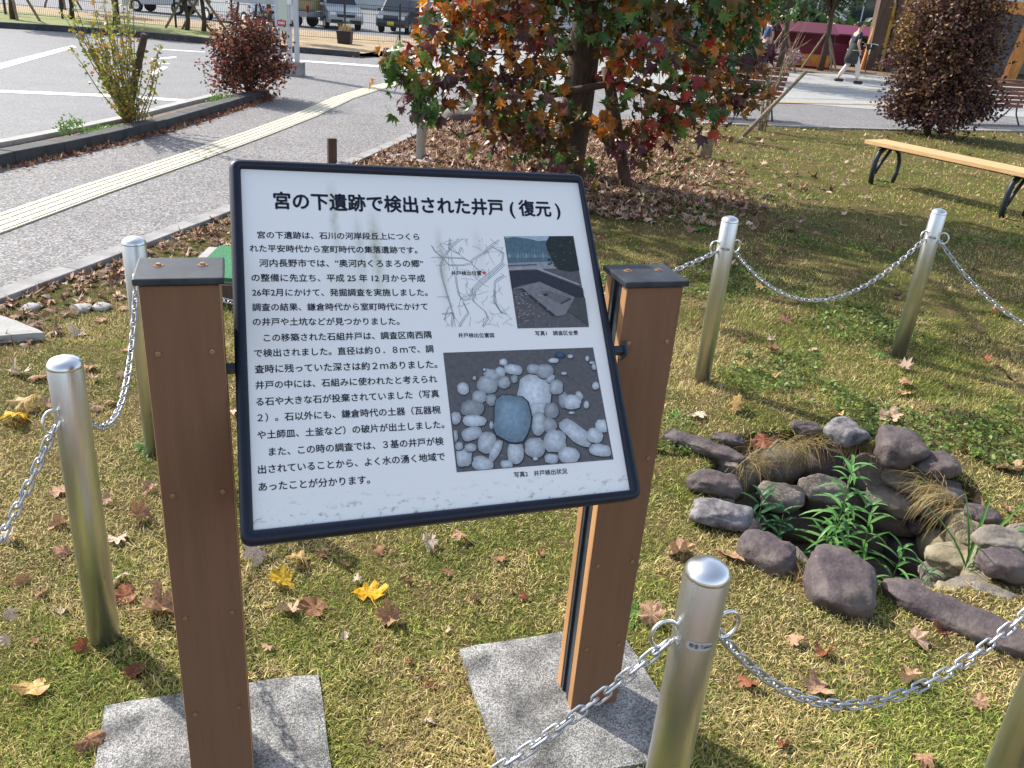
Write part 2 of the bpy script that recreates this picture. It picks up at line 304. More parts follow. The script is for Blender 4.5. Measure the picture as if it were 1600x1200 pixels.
for nm, pts in (('road_marking', [G(0, 139.5), G(150, 145.5), G(318, 156), G(318, 159.5), G(150, 149.5), G(0, 143.5)]), ('road_marking', [G(-60, 112), G(0, 98), G(113, 70), G(120, 73), G(0, 107), G(-60, 124)]),
                ('road_marking', [G(232, 114), G(255, 103), G(263, 104), G(240, 117)]), ('road_marking', [G(236, 90.5), G(275, 87.5), G(276, 89.5), G(238, 92.5)]), ('road_marking', [G(236, 97), G(265, 98), G(265, 99.5), G(236, 98.5)]),
                ('road_marking', [G(240, 75), G(320, 80), G(320, 81.2), G(240, 76.2)]), ('path_marking', [G(408, 90), G(600, 103), G(700, 110), G(700, 112.5), G(600, 105.5), G(408, 92)])):
    sheet(nm, [(p.x, p.y) for p in pts], whitep, .0035 if nm == 'path_marking' else -.008)
for k, (y0, y1) in enumerate(((129, 133.5), (135.5, 139))): pass
# kerbs built stone by stone
def kerb(name, line, w, h, step, m, side=1, gap=.006, z0=-.1, bev=.006):
    root = bpy.data.objects.new(name, None); link(root); struct(root)
    pts = [Vector(p).to_3d() for p in line]; L = [0]
    for a, b in zip(pts, pts[1:]): L.append(L[-1]+(b-a).length)
    def at(s):
        s = max(0, min(L[-1], s)); i = max(0, min(len(pts)-2, int(np.searchsorted(L, s))-1)); return pts[i].lerp(pts[i+1], (s-L[i])/(L[i+1]-L[i]))
    n = int(L[-1]/step)
    for i in range(n):
        a, b = at(i*step+gap/2), at((i+1)*step-gap/2); d = (b-a).normalized(); nrm = Vector((d.y, -d.x, 0))*side; dz = random.uniform(-.002, .002)
        mb = MB(); q = [a, b, b+nrm*w, a+nrm*w]; ctr = sum(q, Vector())/4
        mb.add([p-ctr+Vector((0, 0, z0)) for p in q]+[p-ctr+Vector((0, 0, h+dz)) for p in q], [(0,3,2,1),(4,5,6,7),(0,1,5,4),(1,2,6,5),(2,3,7,6),(3,0,4,7)])
        o = mb.build('kerb_stone', m, root, bevel=bev); o.location = ctr
    return root
kerb('kerb_edging', [(x-.13, y) for x, y in zip(KX[1:], KY[1:])], .12, .035, .6, conc_mid)
kerb('kerb_edging', [(-.8, 13.3), (2.16, 14.08), (5.85, 15.42), (9.3, 17.2), (16, 19.62)], .12, .03, .9, conc_mid)
DK = [(-4.5, 2.5), (-4.52, 5.5), (-4.4, 7.1), (-4.2, 8.04), (-4.02, 9.52), (-3.95, 11.33), (-3.93, 13.3)]
kerb('planter_kerb', DK, .17, .11, .6, conc_dk, side=-1, bev=.01)
kerb('road_kerb', [(x-.5 if y < 8 else x-.46-.06*max(0, 0), y) for x, y in DK[:-1]]+[(-4.3, 12.9)], .13, .09, .9, conc_lt, side=-1)
sheet('planting_strip', [(-4.95, 2.5), (-4.99, 5.5), (-4.87, 7.1), (-4.68, 8.04), (-4.47, 9.52), (-4.38, 11.33), (-4.3, 13.2), (-4.02, 13.3), (-4.05, 11.33), (-4.13, 9.52), (-4.3, 8.04), (-4.5, 7.1), (-4.62, 5.5), (-4.6, 2.5)], soil, .05)
FK = [(-40, 20), (-17, 22), (-13.4, 22.55), (-12.1, 23.1), (-10.6, 23.3), (-8.25, 22.9), (-6.2, 22.3), (-4.3, 22.2)]
kerb('far_kerb', FK, .16, .13, 1.2, conc_dk, side=-1)
fg = mat('far_grass', (.13, .17, .04), .95, col2=(.24, .24, .08), scale=1.2, bump=1, bscale=25)
fs_ = mat('far_dry_soil', (.27, .19, .1), .95, col2=(.42, .31, .18), scale=2, bump=1, bscale=25)
sheet('far_lawn', [(-40, 20.1), (-17, 22.1), (-13.4, 22.7), (-10.6, 23.45), (-8.2, 23.05), (-6.6, 22.5), (-7.5, 26.2), (-12, 27.6), (-40, 33)], fg, .1)
sheet('far_soil_bed', [(-6.7, 22.45), (-4.3, 22.4), (-4.0, 24.5), (-3.0, 27), (-2.5, 31), (-40, 33.5), (-40, 33), (-12, 27.6), (-7.5, 26.2)], fs_, .095)
sheet('parking_lot', [(-200, 31.5), (60, 31.5), (200, 60), (200, 300), (-200, 300)], asph, -.37)
sheet('parking_bank', [(-200, 33.4), (-40, 33.4), (-2.5, 31), (60, 31), (200, 33), (200, 31), (-200, 31)], soil, -.37)
# tactile strips: tiles with four bars
tile_mb = MB(); tile_mb.box((0, 0, .005), (.298, .298, .01))
for k in range(4): tile_mb.box(((k-1.5)*.073, 0, .0125), (.032, .285, .005), taper=.95)
tile_me = tile_mb.mesh('tile', tact)
gapm = mat('tactile_groove', (.3, .26, .18), .9)
def tact_strip(line, n):
    root = bpy.data.objects.new('tactile_strip', None); link(root); struct(root); pts = [Vector((x, y, 0)) for x, y in line]; L = [0]
    for a, b in zip(pts, pts[1:]): L.append(L[-1]+(b-a).length)
    for i in range(n):
        s = (i+.5)*.3
        if s > L[-1]: break
        j = max(0, min(len(pts)-2, int(np.searchsorted(L, s))-1)); p = pts[j].lerp(pts[j+1], (s-L[j])/(L[j+1]-L[j])); d = pts[j+1]-pts[j]
        place('tile', tile_me, root, Matrix.Translation(p+Vector((0, 0, .001+random.uniform(0, .001)))) @ Matrix.Rotation(math.atan2(d.y, d.x)-math.pi/2, 4, 'Z'))
tact_strip([(-3.55, 3.2), (-3.46, 5.2), (-3.36, 6.6), (-3.22, 8.0), (-3.08, 9.8), (-2.98, 11.5), (-2.95, 13.8), (-2.8, 15.4), (-2.4, 18), (-1.5, 21)], 75)
tact_strip([(5.1, 24.0), (8, 25.3), (13, 27.4)], 40)
# ================================================================== THE SIGN
PA = math.radians(18.6); UX = Vector((math.cos(PA), math.sin(PA), 0)); UY = Vector((-math.sin(PA), math.cos(PA), 0)); 
def sign_post(loc, label, TOP=1.11):
    t = thing('sign_post', label, 'post', (loc[0], loc[1], 0), PA, 'pair of brown posts holding the sign')
    for sgn in (-1, 1):                                       # front and back boards
        mb = MB(); mb.box((0, sgn*.038, (TOP-.01)/2+.005), (.122, .026, TOP-.01)); o = mb.build('board', wood_post, t, bevel=.003)
        o.data.materials.append(wood_edge)
        for p in o.data.polygons:
            if abs(p.normal.x) > .9: p.material_index = 1
    mb = MB(); mb.box((0, 0, TOP/2+.003), (.108, .05, TOP-.012))
    for sx in (-1, 1):
        for y in (-.017, .017): mb.box((sx*.0555, y, TOP/2), (.008, .009, TOP-.014))
    mb.build('steel_core', dark_metal, t)
    mb = MB(); mb.box((0, 0, TOP+.004), (.137, .118, .012)); cp = mb.build('cap', cap_metal, t, bevel=.003)
    for x in (-.034, .034):
        mb = MB(); mb.lathe([(.009, TOP+.0095), (.009, TOP+.0108)], 12, (x, .012, 0)); mb.build('rust_stain', rust, cp)
        mb = MB(); mb.lathe([(.0045, TOP+.0105), (.004, TOP+.014)], 8, (x, .012, 0)); mb.build('screw', screw_m, cp)
    sm = MB(); sm.lathe([(.0052, 0), (.005, .0018), (.003, .0022)], 10); sme = sm.mesh('screw', screw_m)
    for z in (TOP-.12, TOP-.39, TOP-.66, TOP-.9):
        for x in (-.042, .042): place('screw', sme, t, Matrix.Translation((x, -.0512, z)) @ Matrix.Rotation(math.pi/2, 4, 'X'))
    return t
PLc = (Vector((-.601, 1.261, 0))+UX*.0675+UY*.059); PRc = (Vector((.204, 1.592, 0))+UX*.066+UY*.055)
sign_post(PLc, 'left brown post of the sign with two rusty screws in its black cap', 1.15)
sign_post(PRc, 'right brown post of the sign, dark grooved edge showing, standing near the chained bollard')
def slab(name, corners, z, label, m=concrete, cat='concrete slab', depth=.3):
    c = sum((Vector((*p, 0)) for p in corners), Vector())/4; c.z = 0; mb = MB(); n = 9; q = [Vector((*p, 0))-c for p in corners]; vs = []; fs = []
    for i in range(n+1):
        for j in range(n+1):
            p = q[0].lerp(q[1], i/n).lerp(q[3].lerp(q[2], i/n), j/n)
            e = (i in (0, n))+(j in (0, n)); p = p*(1-.006*e+random.uniform(-.006, .006)*(e > 0)); vs.append(p+Vector((0, 0, z-.004*e+random.uniform(-.001, .001))))
    for i in range(n):
        for j in range(n): a = i*(n+1)+j; fs.append((a, a+n+1, a+n+2, a+1))
    mb.add(vs, fs); k = len(vs); rim = [i*(n+1) for i in range(n+1)]+[n*(n+1)+j for j in range(1, n+1)]+[i*(n+1)+n for i in range(n-1, -1, -1)]+[j for j in range(n-1, 0, -1)]
    mb.v += [(vs[r].x, vs[r].y, z-depth) for r in rim]; m_ = len(rim)
    mb.f += [(rim[i], rim[(i+1) % m_], k+(i+1) % m_, k+i) for i in range(m_)]
    o = mb.build(name, m, smooth=False); o.location = c; return tag(o, label, cat)
def rect(c, w, d, a):
    u = Vector((math.cos(a), math.sin(a), 0)); v = Vector((-u.y, u.x, 0)); c = Vector((*c[:2], 0)); return [(p.x, p.y) for p in (c-u*w/2+v*d/2, c+u*w/2+v*d/2, c+u*w/2-v*d/2, c-u*w/2-v*d/2)]
SLL = [(-.895, 1.5), (-.425, 1.66), (-.27, 1.2), (-.74, 1.04)]; SLR = [(-.085, 1.79), (.35, 1.94), (.5, 1.5), (.06, 1.35)]
slab('concrete_footing', SLL, .024, 'mottled square concrete footing under the left sign post')
slab('concrete_footing', SLR, .024, 'square concrete footing under the right sign post, its rear edge overgrown by grass')
# board plane
bc = Vector((-.142, 1.4, -.543))*1.0655+Vector((0, 0, 1.6)); by, bt = math.radians(18.6), math.radians(43)
bu = Vector((math.cos(by), math.sin(by), 0)); bv = Vector((-math.sin(by)*math.sin(bt), math.cos(by)*math.sin(bt), math.cos(bt))); bn = bu.cross(bv)
if bn.y > 0: bn = -bn
def BP(x, y):                                       # photo place -> (u, v) on the board
    r = Vector(ray(x, y)); o = Vector((0, 0, CAMH)); t = (bc-o).dot(bn)/r.dot(bn); p = o+r*t-bc; return Vector((p.dot(bu), p.dot(bv)))
# bn points to the viewer: local frame x=bu, y=bv, z=bn
if bu.cross(bv).dot(bn) < 0: raise RuntimeError
MBRD = Matrix([[bu.x, bv.x, bn.x, bc.x], [bu.y, bv.y, bn.y, bc.y], [bu.z, bv.z, bn.z, bc.z], [0, 0, 0, 1]])
OC = [BP(357, 250), BP(908, 274), BP(1003, 779), BP(376, 855)]; IC = [BP(376, 264), BP(903, 286), BP(984, 766), BP(396, 829)]
sign = thing('information_sign', 'tilted white information sign about a restored well with navy frame and two photos', 'sign'); sign.matrix_world = MBRD
def roundpoly(c, r, n=6):
    out = []
    for i in range(4):
        p, a, b = c[i], (c[i-1]-c[i]).normalized(), (c[(i+1) % 4]-c[i]).normalized()
        for k in range(n+1):
            t = k/n; out.append(p+a*r*(1-t)**2+b*r*t**2+(a+b)*0)
    return out
o_ = roundpoly(OC, .022); i_ = []
def inner_for(p, c):                               # matching ring of the window
    return p
i_ = roundpoly(IC, .002)
mb = MB(); n = len(o_)
prof = []
def ring(pts, z): return [(p.x, p.y, z) for p in pts]
def lerpring(t): return [a.lerp(b, t) for a, b in zip(o_, i_)]
rings = [ring(lerpring(.12), -.02), ring(lerpring(0), -.013), ring(lerpring(0), .002), ring(lerpring(.15), .008), ring(lerpring(.5), .0105), ring(lerpring(.85), .008), ring(lerpring(1), .003), ring(lerpring(1), -.004)]
vs = [v for r in rings for v in r]; fs = []
for a in range(len(rings)-1):
    for k in range(n): k2 = (k+1) % n; fs.append((a*n+k, a*n+k2, (a+1)*n+k2, (a+1)*n+k))
fs.append(tuple(range(n))[::-1]); mb.add(vs, fs); mb.build('frame', frame_blue, sign, smooth=True)
def panel_mat():
    m = bpy.data.materials.new('sign_panel'); m.use_nodes = True; nt = m.node_tree; N = nt.nodes; L = nt.links; b = N['Principled BSDF']; b.inputs['Roughness'].default_value = .42
    tc = N.new('ShaderNodeTexCoord'); sx = N.new('ShaderNodeSeparateXYZ'); L.new(tc.outputs['Object'], sx.inputs[0])
    def M(op, a, c=None, clamp=False):
        n = N.new('ShaderNodeMath'); n.operation = op; n.use_clamp = clamp
        for i, v in enumerate((a, c)):
            if v is None: continue
            if isinstance(v, (int, float)): n.inputs[i].default_value = v
            else: L.new(v, n.inputs[i])
        return n.outputs[0]
    def noise_(s, st=(1, 1, 1), d=6):
        mp = N.new('ShaderNodeMapping'); mp.inputs['Scale'].default_value = st; L.new(tc.outputs['Object'], mp.inputs[0]); n = N.new('ShaderNodeTexNoise'); n.inputs['Scale'].default_value = s; n.inputs['Detail'].default_value = d; n.inputs['Roughness'].default_value = .7; L.new(mp.outputs[0], n.inputs[0]); return n.outputs[0]
    def streak(u, w, v1, v0, amt):                 # algae run: width w round u, from v1 down to v0
        wob = M('MULTIPLY', M('SUBTRACT', noise_(22), .5), .02); a = M('ABSOLUTE', M('SUBTRACT', M('ADD', sx.outputs[0], wob), u))
        g = M('SUBTRACT', 1, M('DIVIDE', a, w), True); top = M('MULTIPLY', M('SUBTRACT', v1, sx.outputs[1]), 18, True); bot = M('MULTIPLY', M('SUBTRACT', sx.outputs[1], v0), 9, True)
        return M('MULTIPLY', M('MULTIPLY', g, amt), M('MULTIPLY', top, bot))
    tot = None
    for px, y0, y1, w, amt in ((516, 278, 420, .012, .7), (556, 330, 470, .014, .5), (580, 325, 480, .016, .75), (632, 350, 430, .01, .35), (682, 350, 500, .012, .6), (742, 350, 440, .014, .45), (540, 400, 520, .05, .2), (470, 560, 640, .03, .12)):
        a = BP(px, y0); b_ = BP(px+(y1-y0)*.04, y1); s = streak(a.x, w, a.y, b_.y, amt); tot = s if tot is None else M('ADD', tot, s)
    tot = M('MULTIPLY', tot, M('ADD', M('MULTIPLY', noise_(70), 1.6), -.15), True)
    vb = BP(690, 795).y; grime = M('MULTIPLY', M('SUBTRACT', vb+.05, sx.outputs[1]), 24, True)
    spots = M('MULTIPLY', M('SUBTRACT', noise_(48, (1, 1.6, 1), 12), .545), 11, True); gr = M('MULTIPLY', grime, spots)
    specks = M('MULTIPLY', M('SUBTRACT', noise_(140, (1, 1, 1), 3), .685), 14, True)
    mx = N.new('ShaderNodeMix'); mx.data_type = 'RGBA'; mx.inputs[6].default_value = (.86, .845, .81, 1); mx.inputs[7].default_value = (.2, .22, .08, 1); L.new(M('MULTIPLY', tot, 1.0), mx.inputs[0])
    m2 = N.new('ShaderNodeMix'); m2.data_type = 'RGBA'; L.new(M('MULTIPLY', M('ADD', gr, M('MULTIPLY', specks, .6), True), .6), m2.inputs[0]); L.new(mx.outputs[2], m2.inputs[6]); m2.inputs[7].default_value = (.13, .1, .065, 1); L.new(m2.outputs[2], b.inputs['Base Color']); return m
mb = MB(); mb.add([(p.x, p.y, 0) for p in IC], [(3, 2, 1, 0)]); pm = mb.build('panel', panel_mat(), sign)
if pm.data.polygons[0].normal.z < 0: pm.data.flip_normals()
ink = mat('print_ink', (.025, .028, .045), .5)
def text_mesh(s, m, off=0, res=3):
    me = text_mesh0(s, m, res)
    if not off: return me
    n = len(me.vertices); v = np.empty(n*3, np.float32); me.vertices.foreach_get('co', v); v = v.reshape(-1, 3); F = [tuple(p.vertices) for p in me.polygons]; V = []; FF = []
    for q, (dx, dy) in enumerate(((-1, 0), (1, 0), (0, -1), (0, 1), (0, 0))): V.append(v+np.array([dx*off, dy*off, 0])); FF += [tuple(i+q*n for i in f) for f in F]
    m2 = bpy.data.meshes.new('lettering'); m2.from_pydata(np.concatenate(V).tolist(), [], FF); m2.materials.append(m); return m2
def text_mesh0(s, m, res=3):
    cu = bpy.data.curves.new('t', 'FONT'); cu.body = s; cu.resolution_u = res; o = bpy.data.objects.new('t', cu); COL.objects.link(o)
    dg = bpy.context.evaluated_depsgraph_get(); dg.update(); me = bpy.data.meshes.new_from_object(o.evaluated_get(dg)); bpy.data.objects.remove(o); bpy.data.curves.remove(cu)
    me.materials.clear(); me.materials.append(m); return me
def print_text(s, a, b, parent, name, m=ink, off=0., z=.0006, yscale=1.0):
    """lettering whose middle line runs from photo place a to b on the board"""
    me = text_mesh(s, m, off); v = np.empty(len(me.vertices)*3, np.float32); me.vertices.foreach_get('co', v); v = v.reshape(-1, 3); A, B = BP(*a), BP(*b); mn, mx = v[:, 0].min(), v[:, 0].max(); k = (B-A).length/(mx-mn)
    cy = .38; x = (v[:, 0]-mn)*k; y = (v[:, 1]-cy)*k*yscale; d = (B-A).normalized(); nn = Vector((-d.y, d.x))
    w = np.stack([A.x+d.x*x+nn.x*y, A.y+d.y*x+nn.y*y, np.full_like(x, z)], 1); me.vertices.foreach_set('co', w.astype(np.float32).ravel()); me.update()
    return place(name, me, parent)
print_text('宮の下遺跡で検出された井戸 ( 復元 )', (427, 313), (875, 327), pm, 'heading', off=.03, yscale=1.12)
for s, a, b in (('宮の下遺跡は、石川の河岸段丘上につくら', (402, 367), (655, 370)), ('れた平安時代から室町時代の集落遺跡です。', (390, 388), (652, 391)), ('河内長野市では、”奥河内くろまろの郷”', (405, 411), (661, 412)),
                ('の整備に先立ち、平成 25 年 12 月から平成', (393, 434), (664, 435)), ('26年2月にかけて、発掘調査を実施しました。', (394, 457), (668, 457)), ('調査の結果、鎌倉時代から室町時代にかけて', (394, 480), (668, 479)), ('の井戸や土坑などが見つかりました。', (395, 503), (624, 502)),
                ('この移築された石組井戸は、調査区南西隅', (412, 528), (674, 523)), ('で検出されました。直径は約０．８ｍで、調', (397, 552), (677, 545)), ('査時に残っていた深さは約２ｍありました。', (398, 577), (683, 569)), ('井戸の中には、石組みに使われたと考えられ', (399, 602), (683, 592)),
                ('る石や大きな石が投棄されていました（写真', (400, 628), (686, 615)), ('２）。石以外にも、鎌倉時代の土器（瓦器椀', (402, 653), (688, 640)), ('や土師皿、土釜など）の破片が出土しました。', (402, 680), (694, 663)), ('また、この時の調査では、３基の井戸が検', (420, 706), (693, 689)),
                ('出されていることから、よく水の湧く地域で', (403, 734), (695, 713)), ('あったことが分かります。', (404, 761), (578, 749))):
    print_text(s, a, b, pm, 'text_line', off=.016)
for s, a, b in (('井戸検出位置図', (716, 524), (772, 524)), ('写真1　調査区全景', (836, 521), (903, 520)), ('写真2　井戸検出状況', (803, 742), (886, 736))): print_text(s, a, b, pm, 'caption', off=.014)
# printed map
mapm = mat('map_line', (.25, .28, .33), .5); redm = mat('star_red', (.65, .05, .07), .5)
def z7(x, y): return BP(650+x/4.571, 300+y/4.571)
def z8(x, y): return BP(660+x/4.571, 520+y/4.571)
mb = MB()
def stroke(pts, w=.00045, jit=0):
    pts = [z7(*p) for p in pts]
    for a, b in zip(pts, pts[1:]):
        d = (b-a)
        if d.length < 1e-6: continue
        d.normalize(); q = Vector((-d.y, d.x))*w; mb.add([(*(a+q), .0005), (*(a-q), .0005), (*(b-q), .0005), (*(b+q), .0005)], [(0, 1, 2, 3)])
R_ = random.Random(4)
def inmap(x, y): return 330 < y < 970 and 105+(y-330)*.14 < x < 618+(y-330)*.12
def wob(x0, y0, a, n, st, turn=.35):
    p = [(x0, y0)]
    for k in range(n):
        a += R_.uniform(-turn, turn); x, y = p[-1][0]+st*math.cos(a), p[-1][1]+st*math.sin(a)
        if not inmap(x, y): break
        p.append((x, y))
    return p
for base in ([(630, 510), (560, 575), (480, 640), (420, 700), (400, 770), (430, 800), (490, 850), (510, 900), (470, 960)], [(612, 500), (545, 560), (460, 625), (400, 690), (378, 760), (330, 770), (300, 730), (285, 650), (280, 600)], [(590, 340), (520, 390), (470, 440), (400, 480), (390, 510), (450, 560), (480, 575)], [(105, 470), (200, 465), (330, 470), (395, 500)],
             [(190, 470), (240, 400), (300, 340)], [(190, 470), (130, 420), (108, 380)], [(190, 470), (170, 520), (180, 600), (210, 700), (240, 800), (270, 900), (280, 965)], [(190, 470), (230, 520), (330, 520), (380, 510)], [(330, 780), (370, 860), (340, 900), (300, 960)], [(560, 700), (550, 780), (600, 850), (640, 870)], [(620, 600), (560, 640), (555, 720), (570, 800), (610, 870)], [(240, 330), (230, 400), (300, 440), (320, 390)], [(480, 440), (540, 390), (620, 430), (610, 500)], [(150, 750), (240, 750)], [(180, 870), (260, 860), (250, 960)]):
    stroke(base); stroke([(x+9, y+7) for x, y in base if inmap(x+9, y+7)])
for k in range(95):
    x, y = R_.uniform(110, 690), R_.uniform(335, 960)
    if inmap(x, y): stroke(wob(x, y, R_.uniform(0, 6.28), R_.randint(2, 9), R_.uniform(8, 26)), .0003)
mb.build('map', mapm, pm)
print_text('井戸検出位置', (705, 427), (752, 427), pm, 'map_label', off=.014, z=.0009)
c = z7(487, 578); mb = MB(); mb.add([(c.x+(.0055 if k % 2 == 0 else .0023)*math.sin(k*math.pi/5), c.y+(.0055 if k % 2 == 0 else .0023)*math.cos(k*math.pi/5), .001) for k in range(10)], [tuple(range(10))]); mb.build('map_star', redm, pm)
# printed photographs: flat coloured shapes, each a hair above the last
printm = mat('photo_print', (1, 1, 1), rough=.35, attr='Col', var=.3, scale=110, spec=.5, detail=9)
def fill(mb, pts, col, z, f, jit=0):
    mb.add([(*f(*p), z) for p in pts], [tuple(range(len(pts)))], col)
R_ = random.Random(9); mb = MB()
fill(mb, [(628, 317), (1122, 315), (1235, 965), (725, 975)], (.13, .12, .13), .0004, z7)
fill(mb, [(628, 317), (960, 316), (985, 520), (662, 525)], (.1, .17, .21), .0006, z7)
fill(mb, [(628, 317), (960, 316), (955, 345), (870, 352), (800, 335), (700, 322), (640, 330)], (.42, .52, .6), .0008, z7)
for k in range(16): x = 655+k*20; fill(mb, [(x, 462+R_.uniform(-8, 8)), (x+10, 430+R_.uniform(-8, 8)), (x+22, 462), (x+12, 478)], (.16, .24, .28) if k % 3 else (.25, .33, .36), .0009, z7)
fill(mb, [(655, 508), (990, 498), (1000, 548), (665, 560)], (.32, .33, .37), .0010, z7); fill(mb, [(655, 525), (860, 516), (862, 524), (657, 534)], (.08, .1, .12), .0012, z7); fill(mb, [(662, 545), (860, 538), (1170, 660), (1172, 672), (855, 552), (664, 562)], (.4, .38, .4), .0013, z7)
T = [(940, 420), (925, 370), (950, 318), (1122, 316), (1165, 560), (1100, 570), (1020, 555), (985, 520)]; fill(mb, T, (.018, .028, .022), .0014, z7)
for k in range(60): x, y = R_.uniform(945, 1120), R_.uniform(325, 530); s = R_.uniform(5, 14); fill(mb, [(x-s, y), (x, y-s*.7), (x+s, y), (x, y+s*.6)], R_.choice([(.03, .05, .035), (.012, .018, .015), (.06, .08, .06)]), .0016, z7)
fill(mb, [(665, 568), (865, 562), (1190, 690), (1200, 755), (1130, 750), (890, 642), (760, 660), (683, 692)], (.035, .035, .05), .0016, z7)
fill(mb, [(683, 694), (880, 643), (1128, 752), (1120, 800), (1060, 880), (1000, 890), (760, 690)], (.24, .23, .24), .0018, z7)
fill(mb, [(745, 692), (760, 690), (990, 880), (978, 890)], (.04, .04, .05), .0020, z7); fill(mb, [(870, 715), (930, 705), (1100, 760), (1030, 800)], (.17, .16, .17), .0020, z7); fill(mb, [(1030, 795), (1100, 760), (1108, 768), (1036, 806)], (.05, .05, .06), .0022, z7); fill(mb, [(905, 730), (935, 728), (940, 745), (915, 748)], (.03, .03, .04), .0023, z7)
fill(mb, [(1130, 760), (1205, 756), (1232, 955), (1130, 880), (1080, 850)], (.085, .09, .085), .0019, z7)
for k in range(230):
    t, s = R_.random(), R_.uniform(3, 8); y = R_.uniform(720, 960); x = 690+(y-690)*.14+t*R_.uniform(0, 300)+8; c = R_.choice([.38, .3, .09, .06, .2, .45]); fill(mb, [(x-s, y), (x, y-s*.5), (x+s, y), (x, y+s*.5)], (c, c*.97, c), .0021, z7)
mb.build('dig_site_photo', printm, pm)
mb = MB(); fill(mb, [(148, 143), (1218, 105), (1365, 905), (245, 997)], (.125, .12, .125), .0004, z8)
def clampq(x, y):
    y = max(143-38*(x-148)/1070+4, y); y = min(997-92*(x-245)/1120-4, y); t = (y-120)/830; return max(148+t*97+4, min(1218+t*147-4, x)), y
ST = [(1010,480,38,62,-10,.3),(800,440,122,148,0,.55),(830,545,85,60,0,.42),(465,370,76,60,10,.36),(495,300,60,38,20,.38),(555,280,40,35,20,.45),(577,210,30,25,0,.52),(650,262,68,36,10,.5),(582,355,45,45,0,.34),(655,330,25,30,0,.3),(795,260,50,35,0,.36),(875,275,60,50,0,.33),(915,330,35,22,-40,.42),(955,390,50,52,0,.38),(290,400,40,46,-20,.5),(405,455,50,45,0,.38),(355,540,85,60,0,.26),(370,630,85,40,0,.55),(490,480,40,42,0,.3),(920,555,52,55,0,.27),(1070,495,62,54,0,.52),(1120,450,24,35,-30,.42),(1170,515,20,28,0,.45),(1095,715,135,58,38,.48),(900,660,62,50,40,.3),(830,650,50,82,5,.42),(235,610,40,45,0,.45),(350,720,75,48,-20,.42),(460,785,65,76,0,.42),(522,840,35,85,25,.45),(290,890,62,66,0,.44),(430,940,76,55,20,.46),(665,855,58,80,0,.46),(800,820,72,72,0,.4),(945,775,80,82,0,.44),(1045,875,75,60,10,.5),(920,900,50,35,0,.45),(600,940,46,30,0,.46),(1230,735,56,52,20,.52),(1285,665,56,46,0,.55),(1270,840,84,44,10,.5),(935,200,38,18,0,.5),(1055,170,20,14,0,.5),(1175,185,15,20,0,.45),(1210,215,22,10,0,.5),(1225,245,18,24,0,.42),(1010,292,20,12,0,.5),(1235,380,26,28,0,.48),(260,810,30,30,0,.4),(230,740,22,45,0,.35),(342,820,42,30,0,.4),(980,160,36,20,0,.1),(1062,573,22,10,0,.5),(370,325,12,16,0,.4),(805,900,20,14,0,.5),(490,660,14,30,0,.4),(440,265,10,10,0,.5),(640,610,134,168,0,-1)]
for (cx, cy, rx, ry, rot, g) in ST:
    ph = [R_.uniform(-.07, .07) for _ in range(18)]; c, s = math.cos(math.radians(rot)), math.sin(math.radians(rot)); e = 2.6 if rx > 45 else 2.2
    def poly(k, dx=0, dy=0):
        out = []
        for i in range(18):
            a = i*math.pi/9; ca, sa = math.cos(a), math.sin(a); r = (abs(ca)**e+abs(sa)**e)**(-1/e)*(1+ph[i]); x, y = rx*k*r*ca, ry*k*r*sa; out.append(clampq(cx+dx+c*x-s*y, cy+dy+s*x+c*y))
        return out
    g2 = min(.8, g*1.35+.05); col = (.24, .35, .44) if g < 0 else (g2*.86, g2*.93, g2)
    if g == .1: col = (.05, .11, .2)
    z = .0006+.000006*len(mb.v)/36
    fill(mb, poly(1.06, 3, 5), (.03, .03, .035), z, z8); 
    for q in range(6): fill(mb, poly(1-q*.13, -rx*.028*q, -ry*.034*q), tuple(min(.85, k*(.66+.085*q)) for k in col), z+.00006*(q+1), z8)
for k in range(120): x, y = clampq(R_.uniform(160, 1300), R_.uniform(120, 960)); s = R_.uniform(2, 5); c = R_.choice([.25, .18, .06, .4]); fill(mb, [(x-s, y), (x, y-s), (x+s, y), (x, y+s)], (c, c, c), .00055, z8)
mb.build('well_photo', printm, pm)
# brackets between board and posts
for sx in (-1, 1):
    for v in (BP(366, 572).y,):
        mb = MB(); P0 = bc+bv*v+bu*sx*.36-bn*.012; mb.box((0, 0, 0), (.03, .014, .022)); mb.box((sx*.012, -.0, -.0), (.006, .03, .035)); o = mb.build('bracket', dark_metal, sign, bevel=.002); o.matrix_world = MBRD; o.matrix_parent_inverse = Matrix(); o.matrix_local = Matrix.Translation((sx*.366, v, -.012))
